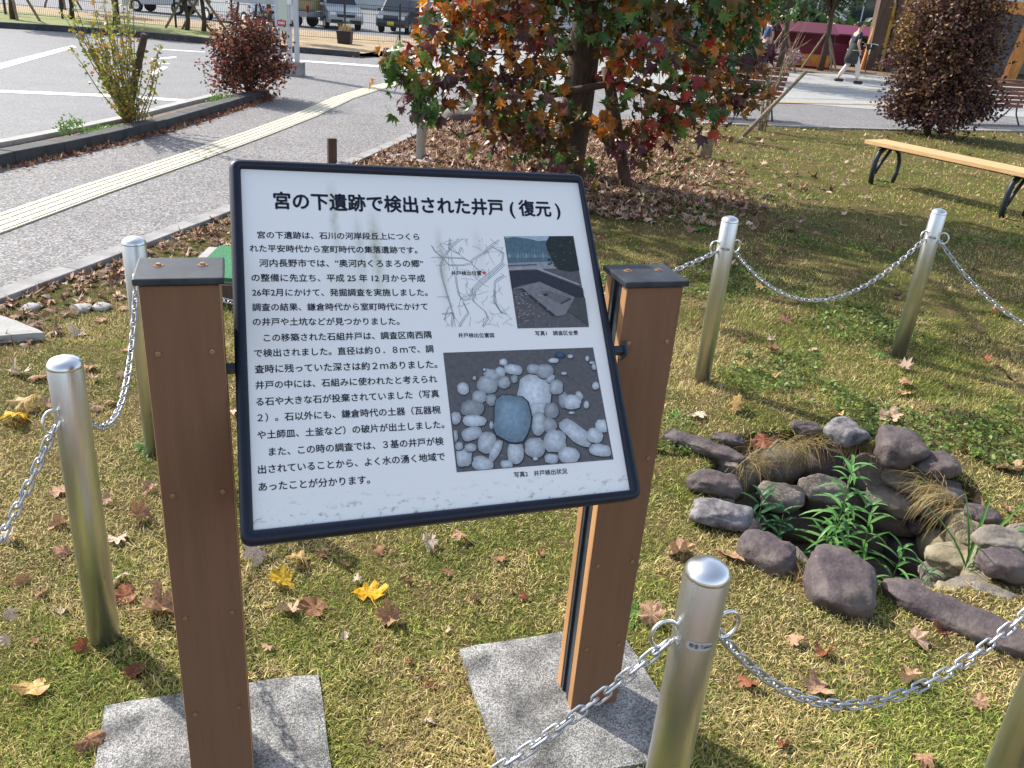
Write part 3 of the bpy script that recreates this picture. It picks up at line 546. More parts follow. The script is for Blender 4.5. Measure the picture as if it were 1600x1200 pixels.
# ================================================================== BOLLARDS AND CHAINS
BR, BH = .038, .79
def bollard_proto():
    t = thing('bollard', '', 'bollard', group='stainless bollards holding the chain')
    mb = MB(); mb.lathe([(BR, -.02), (BR, BH-.012), (BR-.001, BH-.010)], 32); o = mb.build('shaft', steel, t, smooth=True)
    mb = MB(); mb.lathe([(BR, BH-.0125), (BR+.0003, BH-.009), (BR-.002, BH-.003), (BR*.8, BH+.0045), (BR*.5, BH+.0095), (BR*.2, BH+.0125), (.001, BH+.013)], 32); mb.build('cap', steel_top, t, smooth=True)
    return t
RING = MB(); RING.tube([(.024*math.cos(a), 0, .027*math.sin(a)) for a in [i*math.pi/10 for i in range(20)]], .0035, 8, closed=True); ring_me = RING.mesh('eye_ring', steel_top, True)
stickm = mat('sticker', (.55, .57, .6), .4, .3); RZ = .665
bs = {}
def bollard(key, p, label, rings, sticker=None):
    t = bollard_proto(); t.location = (p.x, p.y, 0); t['label'] = label; t.rotation_euler = (random.uniform(-.004, .004), random.uniform(-.004, .004), 0)
    for a in rings:
        place('eye_ring', ring_me, t, Matrix.Rotation(a, 4, 'Z') @ Matrix.Translation((BR+.02, 0, RZ)))
    if sticker is not None:
        mb = MB(); w = .046; vs = []; fs = []; nn = 14
        for i in range(nn+1):
            x = -1+2*i/nn; a = sticker+x*w/2/BR; hh = .0085*(1-abs(x)**6)**.5+.0001
            for s in (-1, 1): vs.append(((BR+.0006)*math.cos(a), (BR+.0006)*math.sin(a), RZ-.004+s*hh))
        for i in range(nn): fs.append((2*i, 2*i+2, 2*i+3, 2*i+1))
        mb.add(vs, fs); s = mb.build('maker_sticker', stickm, t)
        me = text_mesh('帝金 Teikin', ink, .01); v = np.empty(len(me.vertices)*3, np.float32); me.vertices.foreach_get('co', v); v = v.reshape(-1, 3); k = .038/(v[:, 0].max()-v[:, 0].min()); x = (v[:, 0]-v[:, 0].mean())*k; a = sticker+x/BR
        vv = np.stack([(BR+.0011)*np.cos(a), (BR+.0011)*np.sin(a), RZ-.004+(v[:, 1]-.3)*k*1.2], 1); me.vertices.foreach_set('co', vv.astype(np.float32).ravel()); me.update(); place('lettering', me, s)
    bs[key] = (p, rings); return t
PB = {'L1': G(165, 1000), 'R2': G(1093, 603), 'R3': G(1405, 546), 'B': None, 'F': None}
tp = lambda x, y: (lambda g: Vector((g.x, g.y, 0)))(G(x, y, BH+.005))
PB['B'] = tp(208, 373); PB['F'] = tp(1107, 884); PB['E'] = Vector((1.18, 1.45, 0)); PB['L1'] = tp(97, 562)
PB['R2'] = tp(1142, 340); PB['R3'] = tp(1467, 328)
PB['L0'] = PB['F0'] = Vector((-1.36, .6, 0)); PB['E2'] = Vector((3.05, 3.25, 0))
def ang(a, b): d = PB[b]-PB[a]; return math.atan2(d.y, d.x)
cama = lambda k: math.atan2(-PB[k].y, -PB[k].x)
bollard('L1', PB['L1'], 'stainless bollard left of the sign, nearest to the left edge of the lawn', [ang('L1', 'L0'), ang('L1', 'B')])
bollard('B', PB['B'], 'stainless bollard half hidden behind the left sign post', [ang('B', 'L1'), ang('B', 'R2')], cama('B'))
bollard('R2', PB['R2'], 'stainless bollard on the shaded lawn just right of the right sign post', [ang('R2', 'B'), ang('R2', 'R3')], cama('R2'))
bollard('R3', PB['R3'], 'farthest stainless bollard, in front of the wooden bench', [ang('R3', 'R2'), ang('R3', 'E2')], cama('R3'))
bollard('F', PB['F'], 'nearest stainless bollard with an oval maker sticker, front right of the sign', [ang('F', 'F0'), ang('F', 'E')], cama('F')+.3)
bollard('E', PB['E'], 'stainless bollard cut off by the bottom right corner of the photo', [ang('E', 'F'), ang('E', 'E2')])
# chain link (stadium loop)
LK = MB(); pts = []
for i in range(8): a = -math.pi/2+i*math.pi/7; pts.append((.0105+.0085*math.cos(a), .0085*math.sin(a), 0))
pts += [(-x, -y, 0) for x, y, _ in pts]
LK.tube(pts, .0027, 6, closed=True); link_me = LK.mesh('link', zinc, True); PITCH = .0258
def chain(a, b, sag, label, frac=None):
    pa, pb = PB[a], PB[b]; d = (pb-pa).normalized(); A = pa+d*(BR+.02); B = pb-d*(BR+.02); A.z = B.z = RZ-.027
    n = 200; P = [A.lerp(B, i/n)-Vector((0, 0, 4*sag*(i/n)*(1-i/n))) for i in range(n+1)]; L = [0]
    for p, q in zip(P, P[1:]): L.append(L[-1]+(q-p).length)
    k = int(L[-1]/PITCH); t = thing('chain', label, 'chain', tuple(A), 0, 'galvanised chains between the bollards')
    for i in range(k+1):
        s = min(L[-1], i*L[-1]/k); j = max(0, min(n-1, int(np.searchsorted(L, s))-1)); f = (s-L[j])/(L[j+1]-L[j]); p = P[j].lerp(P[j+1], f); tg = (P[j+1]-P[j]).normalized()
        sd_ = Vector((-tg.y, tg.x, 0)).normalized(); up = tg.cross(sd_); R = Matrix((tg, sd_, up)).transposed().to_4x4()
        place('link', link_me, t, Matrix.Translation(p-A) @ R @ Matrix.Rotation((math.pi/2 if i % 2 else 0)+.6+random.uniform(-.15, .15), 4, 'X'))
chain('L1', 'L0', .33, 'chain hanging from the left bollard down towards the left edge of the photo')
chain('B', 'L1', .21, 'chain hanging between the two bollards left of the sign')
chain('B', 'R2', .22, 'chain passing behind the sign board towards the bollard on its right')
chain('R2', 'R3', .27, 'chain sagging between the two far bollards on the shaded lawn')
chain('R3', 'E2', .3, 'chain dropping from the farthest bollard to the right edge of the photo')
chain('F', 'F0', .4, 'chain crossing in front of the right sign post footing from the nearest bollard')
chain('F', 'E', .235, 'chain sagging in front of the stone well to the right of the nearest bollard')
# ================================================================== THE WELL
def ico(seed, sub=3, rough=.12, box=.0):
    bm = bmesh.new(); bmesh.ops.create_icosphere(bm, subdivisions=sub, radius=1); off = Vector((seed*3.7, seed*1.3, seed*.7))
    for v in bm.verts:
        p = v.co.copy(); q = Vector([math.copysign(abs(k)**(1-box*.5), k) for k in p]); v.co = q*(1+rough*noise.noise(p*1.2+off)*1.6+rough*.35*noise.noise(p*3.5+off))
    me = bpy.data.meshes.new('stone'); bm.to_mesh(me); bm.free(); me.polygons.foreach_set('use_smooth', [True]*len(me.polygons)); return me
well = thing('stone_well', 'ring of dark river stones around the restored well pit in the lawn', 'well', (WC.x, WC.y, 0))
def zw(x, y): return G(1000+x/2.667, 600+y/2.667)
seed = 0
def stone(zx, zy, w, h, rot, m, z=.0, depth=None, box=.5, rough=.1, thick=None, tilt=0, parent=well):
    """a stone whose middle shows at a place of the photograph, w x h photo pixels x2.667"""
    global seed; seed += 1
    p = G(1000+zx/2.667, 600+zy/2.667, z); k = mpp(p)/2.667; sw, sh = w*k/2, h*k/2; me = ico(seed, 4, rough, box); me.materials.append(m); off = Vector((seed*2.1, seed, 0))
    o = place('stone', me, parent); o.location = p-Vector((WC.x, WC.y, 0)); dp = depth or sh*1.15; th = thick or sh*.62
    for v in me.vertices:
        q = Vector((v.co.x*sw, v.co.y*dp, v.co.z*th)); nn = v.co.normalized(); a_ = noise.noise(q*16+off); b_ = abs(noise.noise(q*34+off)); v.co = q+nn*(.014*a_-.011*b_+.003*noise.noise(q*90+off))
    o['rx'], o['ry'] = sw, dp; o.rotation_euler = (tilt, 0, math.radians(rot)); return o
for a in ((262, 262, 350, 90, -30, stone_dk, .03), (370, 232, 150, 60, -15, stone_dk, .02), (360, 345, 130, 110, 0, stone_grey, -.06), (310, 415, 225, 125, -10, stone_dk, .03), (340, 545, 265, 145, -8, stone_rough, .04), (531, 705, 250, 190, -38, stone_dk, .03), (1340, 985, 660, 165, -38, stone_dk, .02),
          (690, 185, 120, 85, 0, stone_dk, .03), (862, 205, 150, 150, 20, stone_rough, .06), (1085, 265, 200, 215, -20, stone_dk, .07), (1237, 335, 175, 150, 5, stone_dk, .05), (1430, 548, 140, 95, -10, stone_dk, .02), (1515, 655, 250, 130, 0, stone_grey, .03), (1525, 755, 215, 165, -10, stone_dk, .05), (1480, 872, 200, 70, -20, stone_grey, .0), (1600, 620, 160, 90, -10, stone_grey, .02)):
    stone(*a)
# the big flat-topped stone at the front
o = stone(832, 832, 262, 280, -12, stone_dk, .03, depth=.14, thick=.062, box=.8, rough=.16, tilt=.12)
for a in ((1292, 862, 130, 90, -15, stone_tan, -.03), (1310, 725, 210, 170, 20, stone_tan, -.14), (1385, 640, 150, 130, 0, stone_tan, -.1), (1060, 480, 230, 170, -30, stone_grey, -.16), (1160, 570, 150, 120, 15, stone_dk, -.22), (1110, 400, 190, 130, -25, stone_grey, -.07), (1265, 450, 170, 130, -10, stone_grey, -.04), (590, 470, 190, 150, 0, stone_grey, -.12), (760, 440, 200, 140, 0, stone_grey, -.12), (1230, 790, 120, 110, 0, stone_grey, -.2)): stone(*a)
# courses of the shaft wall
for row, (zz, nn) in enumerate(((-.12, 13), (-.26, 12), (-.41, 12), (-.56, 11), (-.7, 10))):
    for i in range(nn):
        a = 2*math.pi*(i+.5*(row % 2)+random.uniform(-.12, .12))/nn
        if row == 0 and math.sin(a) < -.55 and False: continue
        seed += 1; me = ico(seed, 2, .1, .5); r = WR+.03+random.uniform(-.02, .02); w = math.pi*r/nn*1.12
        me.materials.append(stone_tan if (math.cos(a) > .35 and -.6 < math.sin(a) < .35 and row < 2) else random.choice([stone_grey, stone_grey, stone_grey, stone_dk]))
        o = place('stone', me, well); o.location = (r*math.cos(a), r*math.sin(a), zz+random.uniform(-.02, .02)); o.scale = (w, .1, random.uniform(.075, .095)); o.rotation_euler = (0, random.uniform(-.15, .15), a+math.pi/2)
# plants: whorled lance leaves
def lance(mb, base, d, up, L, w, droop, col):
    side = d.cross(up).normalized(); n = 6; p = Vector(base); dd = d.copy(); vs = []
    for i in range(n+1):
        t = i/n; ww = w*math.sin(math.pi*min(1, t*.86+.1))**.8*(1-t*.25) if 0 < i < n else w*.06
        nrm = side.cross(dd); vs += [p+side*ww/2+nrm*ww*.18, p, p-side*ww/2+nrm*ww*.18]; dd = (dd-Vector((0, 0, droop/n))).normalized(); p = p+dd*L/n
    fs = []
    for i in range(n):
        for k in (0, 1): a = i*3+k; fs.append((a, a+1, a+4, a+3))
    mb.add(vs, fs, col)
def lance_plant(base, top, label, n=15, L=.12, w=.018, cols=((.07, .19, .045), (.11, .27, .06), (.16, .34, .1)), bare=.25, parent_name='leafy_weed'):
    t = thing(parent_name, label, 'plant', tuple(base)); v = Vector(top)-Vector(base); H = v.length; pts = [v*(i/8)+Vector((math.sin(i*.9)*.006, math.cos(i*1.3)*.006, 0)) for i in range(9)]
    mb = MB(); mb.tube(pts, [.0045*(1-i/12) for i in range(9)], 6, col=(.1, .17, .05)); mb.build('stem', bushcol, t, True)
    for i in range(n):
        f = bare+(1-bare)*(i/(n-1)); q = v*f; kk = 3 if i < n-2 else 4
        for j in range(kk):
            a = i*1.1+j*2*math.pi/kk+random.uniform(-.3, .3); el = .15+.75*f**3; d = Vector((math.cos(a)*math.cos(el), math.sin(a)*math.cos(el), math.sin(el))); l = L*(1.15-.75*f**2.2)*random.uniform(.8, 1.2)
            mb = MB(); lance(mb, q, d, Vector((0, 0, 1)), l, w*random.uniform(.7, 1.25)*(1.1-.4*f), random.uniform(.6, 1.7), random.choice(cols)); mb.build('leaf', leafcol, t, True)
    return t
lance_plant((1.27, 2.7, -.72), tuple(G(1331, 728, .19)), 'tall bright green weed with lance leaves rising from the middle of the well', n=22, L=.2, w=.022, bare=.3)
lance_plant((1.12, 2.72, -.72), tuple(G(1318, 800, .02)), 'green side shoot close beside the tall weed in the well', n=14, L=.17, w=.02, bare=.35)
lance_plant((1.42, 2.7, -.72), tuple(G(1362, 790, .0)), 'slender green shoot right of the tall weed in the well', n=13, L=.17, w=.02, bare=.35)
lance_plant((.98, 2.72, -.72), tuple(G(1190, 775, -.04)), 'dark green weed in the shaded left side of the well', n=13, L=.19, w=.024, cols=((.03, .11, .04), (.04, .14, .05)), bare=.3)
lance_plant((1.05, 2.6, -.7), tuple(G(1222, 800, -.1)), 'low dark weed behind the front stones of the well', n=11, L=.18, w=.024, cols=((.03, .11, .04), (.04, .14, .05)), bare=.3)
lance_plant((1.3, 2.42, -.7), tuple(G(1410, 858, -.03)), 'green weed leaning against the front right rim of the well', n=13, L=.17, w=.018, bare=.35)
lance_plant((1.42, 2.42, -.7), tuple(G(1450, 895, -.05)), 'small bright weed just above the long front stone', n=10, L=.14, w=.016, bare=.4)
def blades_plant(px, py, z, n, L, label, cols, w=.012, spread=.5, droop=.8, name='grass_clump', cat='plant', up=.9, facing=None):
    p = G(px, py, z); t = thing(name, label, cat, tuple(p)); mb = MB()
    for i in range(n):
        a = random.uniform(0, 6.28); d = Vector((math.cos(a)*spread, math.sin(a)*spread, up))
        if facing: d += Vector(facing)*random.uniform(.3, 1)
        lance(mb, (random.uniform(-.02, .02), random.uniform(-.02, .02), 0), d.normalized(), Vector((0.1, 0, 1)), L*random.uniform(.6, 1.15), w*random.uniform(.7, 1.1), droop*random.uniform(.5, 1.3), random.choice(cols))
    o = mb.build('blades', leafcol, t, True); return t
blades_plant(1512, 890, -.1, 11, .34, 'long arching blades of grass growing beside the pale stones', ((.07, .2, .03), (.1, .25, .05)), .014)
# straw tufts hanging over the back rim
straw = ((.42, .3, .14), (.3, .2, .09), (.5, .38, .2), (.22, .14, .07), (.3, .28, .08))
def tuft(px, py, wpx, n, label, L=.16, out=True):
    p = G(px, py, .02); t = thing('dry_grass_tuft', label, 'grass tuft', tuple(p)); mb = MB(); w = wpx*mpp(p); inw = (Vector((WC.x, WC.y, 0))-p); inw.z = 0; inw.normalize(); tg = Vector((-inw.y, inw.x, 0))
    for i in range(n):
        b = tg*random.gauss(0, w*.26)+inw*random.uniform(-.05, .03); a = random.gauss(0, 1.15); d = (inw*math.cos(a)+tg*math.sin(a)+Vector((0, 0, random.uniform(-.1, 1.3)))).normalized()
        lance(mb, b, d, Vector((.1, .1, 1)), L*random.uniform(.5, 1.25), random.uniform(.0014, .003), random.uniform(.4, 3), random.choice(straw))
    o = mb.build('blades', blade_m, t); o['kind'] = 'stuff'; return t
tuft(1240, 694, 130, 300, 'large tuft of straw coloured grass drooping into the back of the well', .14)
tuft(1350, 694, 90, 160, 'straw tuft between the two round stones at the back of the well', .13)
tuft(1175, 720, 80, 140, 'small straw tuft at the left end of the back rim', .14)
tuft(1470, 770, 110, 220, 'straw tuft and roots below the right rear stone of the well', .16)
tuft(1245, 900, 60, 90, 'pale dry grass tuft between the two front stones', .07)
# ================================================================== FALLEN LEAVES
dry = objrand('dry_leaf', [(.42, .25, .15), (.5, .33, .22), (.34, .18, .1), (.56, .41, .3), (.45, .25, .16)], .7, .15, .2, 14)
yel = objrand('yellow_leaf', [(.85, .5, .02), (.8, .55, .06)], .5, .35, .3, 9); tanl = objrand('tan_leaf', [(.7, .48, .2), (.62, .45, .2)], .6, .25, .3, 9)
redl = objrand('rust_leaf', [(.27, .1, .05), (.34, .13, .06)], .6, .2, .3, 14); palel = objrand('pale_leaf', [(.68, .58, .46), (.6, .5, .4)], .7, .2, .3, 14)
lms = {}
def leaf_mesh(m, curl, fold, sd_):
    k = (m.name, curl, fold, sd_)
    if k not in lms:
        v, f = crumpled(sd_*7+3, curl); mb = MB(); mb.add(v.tolist(), f); st = [(0, -.0, 0), (0.01, -.5, .03), (.03, -.8, .06), (.08, -1.1, .05)]; mb.tube(st, [.012, .014, .012, .016], 4); me = mb.mesh('fallen_leaf', m, True); lms[k] = me
    return lms[k]
def fallen(px, py, wpx, m=dry, label=None, group=None, rz=None, tilt=.35, curl=None, dz=.02):
    p = G(px, py, .02); s = wpx*mpp(p)*1.0; r = random.Random(px*7+py); curl = r.choice([.5, 1.0, -.7, 1.5, -1.1]) if curl is None else curl
    me = leaf_mesh(m, curl, r.choice([0, .25, -.2]), r.randint(0, 9)); o = place('fallen_leaf', me, None)
    rz = r.uniform(0, 6.28) if rz is None else rz; rx, ry = r.gauss(0, tilt), r.gauss(0, tilt); R = Matrix.Rotation(rz, 3, 'Z') @ Matrix.Rotation(rx, 3, 'X') @ Matrix.Rotation(ry, 3, 'Y')
    v = np.array([x.co[:] for x in me.vertices])[:45]*s; low = min((R @ Vector(q)).z for q in v)
    o.rotation_euler = R.to_euler(); o.scale = (s, s, s); o.location = (p.x, p.y, max(.012, -low*.75+dz*.4)); tag(o, label, 'leaf', group); return o
fallen(576, 925, 52, yel, 'bright yellow maple leaf lying flat below the sign', rz=.4, tilt=.15, curl=.4)
fallen(444, 905, 42, yel, 'folded yellow leaf with orange edge right of the left post', tilt=.6, rz=2)
fallen(54, 1072, 56, tanl, 'large pale yellow leaf with a long stalk at the left edge', rz=2.2, tilt=.2, curl=.5)
fallen(25, 650, 44, yel, 'yellow leaf under a tan one near the left edge of the lawn', tilt=.2)
fallen(42, 636, 40, tanl, 'tan curled leaf lying on a yellow one left of the left bollard', tilt=.4)
fallen(183, 838, 34, palel, 'pale star shaped leaf between the left bollard and the left post', tilt=.15, curl=.3)
fallen(216, 805, 38, dry, 'pinkish star leaf close to the left edge of the left post'); fallen(243, 950, 58, dry, 'largest crumpled brown leaf against the left post', curl=1.3)
fallen(188, 905, 30, palel, 'pale curled leaf standing up beside the left bollard', tilt=.9); fallen(196, 930, 38, redl, 'rust coloured leaf just right of the left bollard foot', tilt=.7)
fallen(130, 1010, 30, redl, 'small rolled red brown leaf at the foot of the left bollard', tilt=.8); fallen(215, 1045, 36, redl, 'flat maroon leaf in the shadow of the left bollard', tilt=.1)
fallen(140, 1160, 46, dry, 'curled tan leaf left of the left footing, near the bottom edge'); fallen(90, 765, 32, dry, 'pink brown leaf half behind the left chain', tilt=.3)
fallen(100, 862, 30, dry, 'brown leaf with a stalk left of the left bollard shaft'); fallen(92, 815, 28, dry, 'dark reddish leaf under the left chain'); fallen(10, 840, 30, palel, 'pale leaf at the very left edge by the chain')
fallen(272, 1195, 30, redl, 'rusty leaf lying on the grass at the bottom edge') if 0 else None
fallen(400, 868, 44, palel, 'pink grey leaf hidden partly under the lower left corner of the sign'); fallen(470, 876, 40, tanl, 'tan leaf with a long stalk above the folded yellow leaf'); fallen(450, 955, 36, dry, 'small crumpled leaf below the folded yellow leaf', curl=1.3)
fallen(492, 948, 40, dry, 'pinkish star leaf left of the bright yellow leaf', tilt=.2, curl=.3); fallen(612, 965, 44, dry, 'curled brown leaf right of the bright yellow leaf', curl=1.3); fallen(667, 848, 34, palel, 'pale pink leaf just below the middle of the sign edge')
fallen(720, 838, 30, dry, 'tilted brown leaf below the right half of the sign', tilt=.7); fallen(540, 880, 22, dry, 'small pale leaf close below the left half of the sign'); fallen(596, 858, 22, dry, 'tiny brown leaf near the lower sign edge, left of its middle')
fallen(675, 1065, 22, redl, 'small rust leaf between the two footings', tilt=.3); fallen(672, 1122, 20, palel, 'bleached leaf fragment between the two footings, lower one')
fallen(1060, 862, 48, dry, 'big crumpled tan leaf behind the nearest bollard', curl=1.3); fallen(1140, 868, 38, dry, 'orange brown leaf between the nearest bollard and the well'); fallen(1018, 968, 46, dry, 'tan leaf behind the ring of the nearest bollard', tilt=.3)
fallen(1150, 636, 36, tanl, 'tan leaf standing on edge above the well', tilt=.7); fallen(1088, 648, 30, palel, 'pale leaf lying beyond the long left stone of the well'); fallen(1190, 703, 34, redl, 'orange brown leaf on the straw tuft at the back of the well', dz=.1); fallen(1390, 652, 36, dry, 'narrow curled leaf behind the round rear stone')
fallen(1243, 1000, 26, dry, 'small leaf on the lawn right of the nearest bollard'); fallen(1290, 1016, 32, redl, 'dark crumpled leaf below the big flat stone', curl=1.3); fallen(1430, 1000, 38, dry, 'curled orange leaf near the long front stone', curl=1.3); fallen(1472, 984, 28, redl, 'rust leaf touching the long front stone')
fallen(1425, 1062, 34, dry, 'salmon leaf just above the front chain', tilt=.5); fallen(1275, 1070, 46, dry, 'cluster like crumpled leaf under the front chain', curl=1.3); fallen(1530, 1095, 28, dry, 'tan leaf right of the front chain low point'); fallen(1445, 1185, 38, dry, 'pale tan leaf at the bottom edge left of the cut off bollard')
fallen(1225, 1160, 22, redl, 'small red brown leaf at the bottom, right of the nearest bollard'); fallen(1170, 1065, 34, redl, 'rust leaf touched by the chain beside the nearest bollard'); fallen(1575, 730, 44, dry, 'crumpled leaf on the grass at the right edge, above the well stones', curl=1.3); fallen(1575, 800, 30, dry, 'orange leaf by the small stone at the right edge')
fallen(1232, 520, 26, dry); bpy.data.objects.remove(bpy.data.objects['fallen_leaf.%03d' % (len([o for o in bpy.data.objects if o.name.startswith('fallen_leaf')])-1)])
for i, (px, py, w) in enumerate([(1228, 500, 26), (1418, 598, 26), (1412, 612, 24), (1560, 488, 22), (1160, 530, 14), (1130, 600, 18), (1310, 648, 18), (1090, 505, 16), (1480, 600, 14), (1248, 470, 18), (1190, 450, 20), (1540, 560, 16), (1345, 505, 14), (1270, 545, 16), (1210, 585, 16), (1505, 700, 20)]):
    fallen(px, py, w, [dry, dry, tanl, redl][i % 4], ['small dry leaf on the shade left of the far chain low point', 'dry leaf pair member right above the rear well stones, upper one', 'rust leaf right above the rear well stones, lower one', 'small leaf at the right edge below the far chain', 'tiny leaf in the shade beyond the right post cap', 'small leaf just right of the second bollard foot', 'dry leaf touching the top of the rear well stone ring', 'tiny tan leaf left of the second bollard shaft', 'small leaf below the foot of the farthest bollard', 'rust leaf directly under the far sagging chain', 'dry leaf right of the second bollard at mid height', 'small leaf near the right edge, level with the farthest bollard foot', 'tiny tan leaf left of the farthest bollard shaft', 'rust leaf midway between the two far bollards', 'dry leaf right of the second bollard foot, on weeds', 'dry leaf right of the round rear well stones'][i], 'dry leaves beyond the well')
for i, (px, py, w) in enumerate([(60, 590, 24), (120, 485, 20), (160, 498, 20), (150, 635, 24), (30, 585, 30), (75, 630, 20), (35, 905, 22), (18, 960, 26), (62, 925, 20), (55, 1000, 16), (100, 950, 20), (235, 760, 24), (165, 780, 22), (120, 520, 26), (200, 545, 20), (140, 575, 22), (10, 1000, 22)]):
    fallen(px, py, w, [dry, palel, dry][i % 3], ['dry leaf in front of the pale concrete block', 'brown leaf in the litter edge, above the left bollard cap', 'brown leaf just right of the pale flat stones', 'small leaf right beside the left bollard ring', 'dry leaf left of the left bollard cap', 'small pale leaf left of the left bollard, above the yellow leaf', 'small brown leaf below the left chain end', 'dry leaf at the left edge, midway down the lawn', 'bleached leaf left of the left bollard shaft, middle height', 'tiny brown leaf left of the left bollard foot', 'bleached leaf near the lower shaft of the left bollard', 'brown leaf touching the left edge of the left post, upper one', 'small pale leaf just right of the left bollard shaft', 'dry leaf under the chain between the two left bollards', 'pale leaf between the hanging chain and the left post', 'brown leaf right of the left bollard cap', 'small dry leaf in the lower left corner, above the large yellow one'][i], 'dry leaves left of the sign')
for i, (px, py, w) in enumerate([(505, 862, 20), (560, 905, 18), (700, 890, 22), (640, 905, 16), (740, 930, 18), (540, 990, 16), (780, 870, 18), (820, 930, 16), (590, 1010, 14), (700, 980, 12), (845, 860, 16), (640, 1030, 12), (420, 1010, 20)]):
    fallen(px, py, w, [dry, palel, dry, redl][i % 4], ['small leaf tight below the sign edge, left part', 'bleached leaf above the bright yellow leaf', 'small leaf below the sign, right of its middle', 'tiny rust leaf right of the bright yellow leaf', 'dry leaf left of the right footing, upper one', 'bleached leaf midway between the yellow leaf and the left footing', 'small leaf close below the right part of the sign', 'tiny rust leaf left of the right post, mid height', 'tiny leaf below the curled brown one on the sunlit grass', 'tiny bleached leaf in the middle of the sunlit grass', 'small leaf under the sign beside the right post', 'tiny rust leaf above the gap between the footings', 'bleached leaf beside the right edge of the left post'][i], 'dry leaves under the sign')
# ---- grass blades
def in_poly(x, y, poly):
    c = np.zeros(len(x), bool); n = len(poly)
    for i in range(n):
        (x1, y1), (x2, y2) = poly[i], poly[(i+1) % n]
        with np.errstate(divide='ignore', invalid='ignore'): c ^= ((y1 > y) != (y2 > y)) & (x < (x2-x1)*(y-y1)/(y2-y1+1e-12)+x1)
    return c
def shrink(poly, k): cx, cy = np.mean([p[0] for p in poly]), np.mean([p[1] for p in poly]); return [(cx+(x-cx)*k, cy+(y-cy)*k) for x, y in poly]
rim = [(WC.x+o.location.x, WC.y+o.location.y, o.get('rx', o.scale.x), o.get('ry', o.scale.y), o.rotation_euler.z) for o in bpy.data.objects if o.parent == well and o.location.z > -.08]
def on_lawn(x, y):
    kx = np.interp(y, KY, KX); ok = (x > kx+.0) & (y < lawn_far(x)-.03); r = np.hypot(x-WC.x, y-WC.y); ok &= r > WR+.01
    w = .03*(fnoise(x, y, 16, 3)-.5)*4
    ok &= ~in_poly(x+w, y-w, shrink(SLL, .985)) & ~in_poly(x+w, y-w, shrink(SLR, .95))
    for (cx, cy, a, b, t) in rim:
        u = (x-cx)*math.cos(t)+(y-cy)*math.sin(t); v = -(x-cx)*math.sin(t)+(y-cy)*math.cos(t); ok &= (u/a)**2+(v/b)**2 > .8
    return ok
def bare(x, y, t3=.8):                                       # 0 lush .. 1 littered soil
    kx = np.interp(y, KY, KX); d = x-kx; strip = np.clip(1.25-d/(.55+.1*np.clip(y-5, 0, 9)), 0, 1)*np.clip((y-2.9)/.8, 0, 1); tr = np.clip(1.35-np.hypot((x-.3)/2.0, (y-9.2)/3.0), 0, 1); tr2 = np.clip((y-10.5)/2, 0, 1)*np.clip((3.2-x)/2, 0, 1)*.8
    tr3 = np.clip(1.2-np.hypot((x-3.6)/1.5, (y-8.3)/.5), 0, 1)*t3
    spots = np.clip((fnoise(x, y, 1.1, 91)+.3*(fnoise(x, y, 6, 92)-.5)-.6)*5, 0, .75)*np.clip((y-3.6)/1.5, 0, 1)*np.clip((x-.4), 0, 1)
    return np.clip(np.maximum.reduce([strip, tr, tr2, tr3, spots])+.35*(fnoise(x, y, 2.2, 8)-.5), 0, 1)
GC = 1.25*np.array([[.42, .34, .15], [.56, .45, .23], [.25, .26, .065], [.15, .22, .04], [.34, .32, .09], [.31, .21, .11], [.1, .15, .025]])
def grass(name, n, y0, y1, pw, len_, wid, seg3):
    u = RNG.random(n); y = (y0**(1-pw)+u*(y1**(1-pw)-y0**(1-pw)))**(1/(1-pw)); x = (RNG.random(n)*2-1)*(.68*y+.35)+.04*y; ok = on_lawn(x, y) & (RNG.random(n) > bare(x, y)**.7*.93); x, y = x[ok], y[ok]; n = len(x)
    g = fnoise(x, y, 2.6, 21)+.35*(fnoise(x, y, 14, 22)-.5)+.12*np.clip((x-1)/3, 0, 1)*np.clip((y-2.5)/2, 0, 1)-.05; pr = np.clip((g-.385)*4.2, .05, .95)      # greenness
    straw_ = RNG.choice([0, 1, 5, 4], n, p=[.36, .27, .17, .2]); green = RNG.choice([2, 3, 6, 4], n, p=[.38, .27, .1, .25]); ci = np.where(RNG.random(n) < pr, green, straw_); C = GC[ci]*RNG.uniform(.6, 1.6, (n, 1))*(.72+.56*fnoise(x, y, 9, 55))[:, None]
    L = len_*RNG.uniform(.5, 1.5, n)*(.7+.6*fnoise(x, y, 5, 31)); W_ = wid*RNG.uniform(.6, 1.3, n); z = zlawn(x, y); az = RNG.uniform(0, 2*np.pi, n); el = np.clip(RNG.normal(.5, .42, n), .02, 1.5)
    d = np.stack([np.cos(az)*np.cos(el), np.sin(az)*np.cos(el), np.sin(el)], 1); s = np.stack([-np.sin(az), np.cos(az), RNG.uniform(-.5, .5, n)], 1); B = np.stack([x, y, z-.003], 1)
    if seg3:
        m = B+d*(L*.55)[:, None]; d2 = d.copy(); d2[:, 2] -= RNG.uniform(.1, .9, n); T = m+d2*(L*.5)[:, None]; T[:, 2] = np.maximum(T[:, 2], z+.002)
        V = np.stack([B-s*W_[:, None]/2, B+s*W_[:, None]/2, m+s*W_[:, None]*.42, m-s*W_[:, None]*.42, T], 1).reshape(-1, 3); k = np.arange(n)*5; F = np.stack([np.stack([k, k+1, k+2], 1), np.stack([k, k+2, k+3], 1), np.stack([k+3, k+2, k+4], 1)], 1).reshape(-1, 3); Cc = np.repeat(C, 5, 0)
    else:
        T = B+d*L[:, None]; V = np.stack([B-s*W_[:, None]/2, B+s*W_[:, None]/2, T], 1).reshape(-1, 3); F = np.arange(n*3).reshape(-1, 3); Cc = np.repeat(C, 3, 0)
    o = bulk(name, V, F, Cc, blade_m); tag(o, 'short mixed green and straw coloured lawn grass', 'grass'); return o
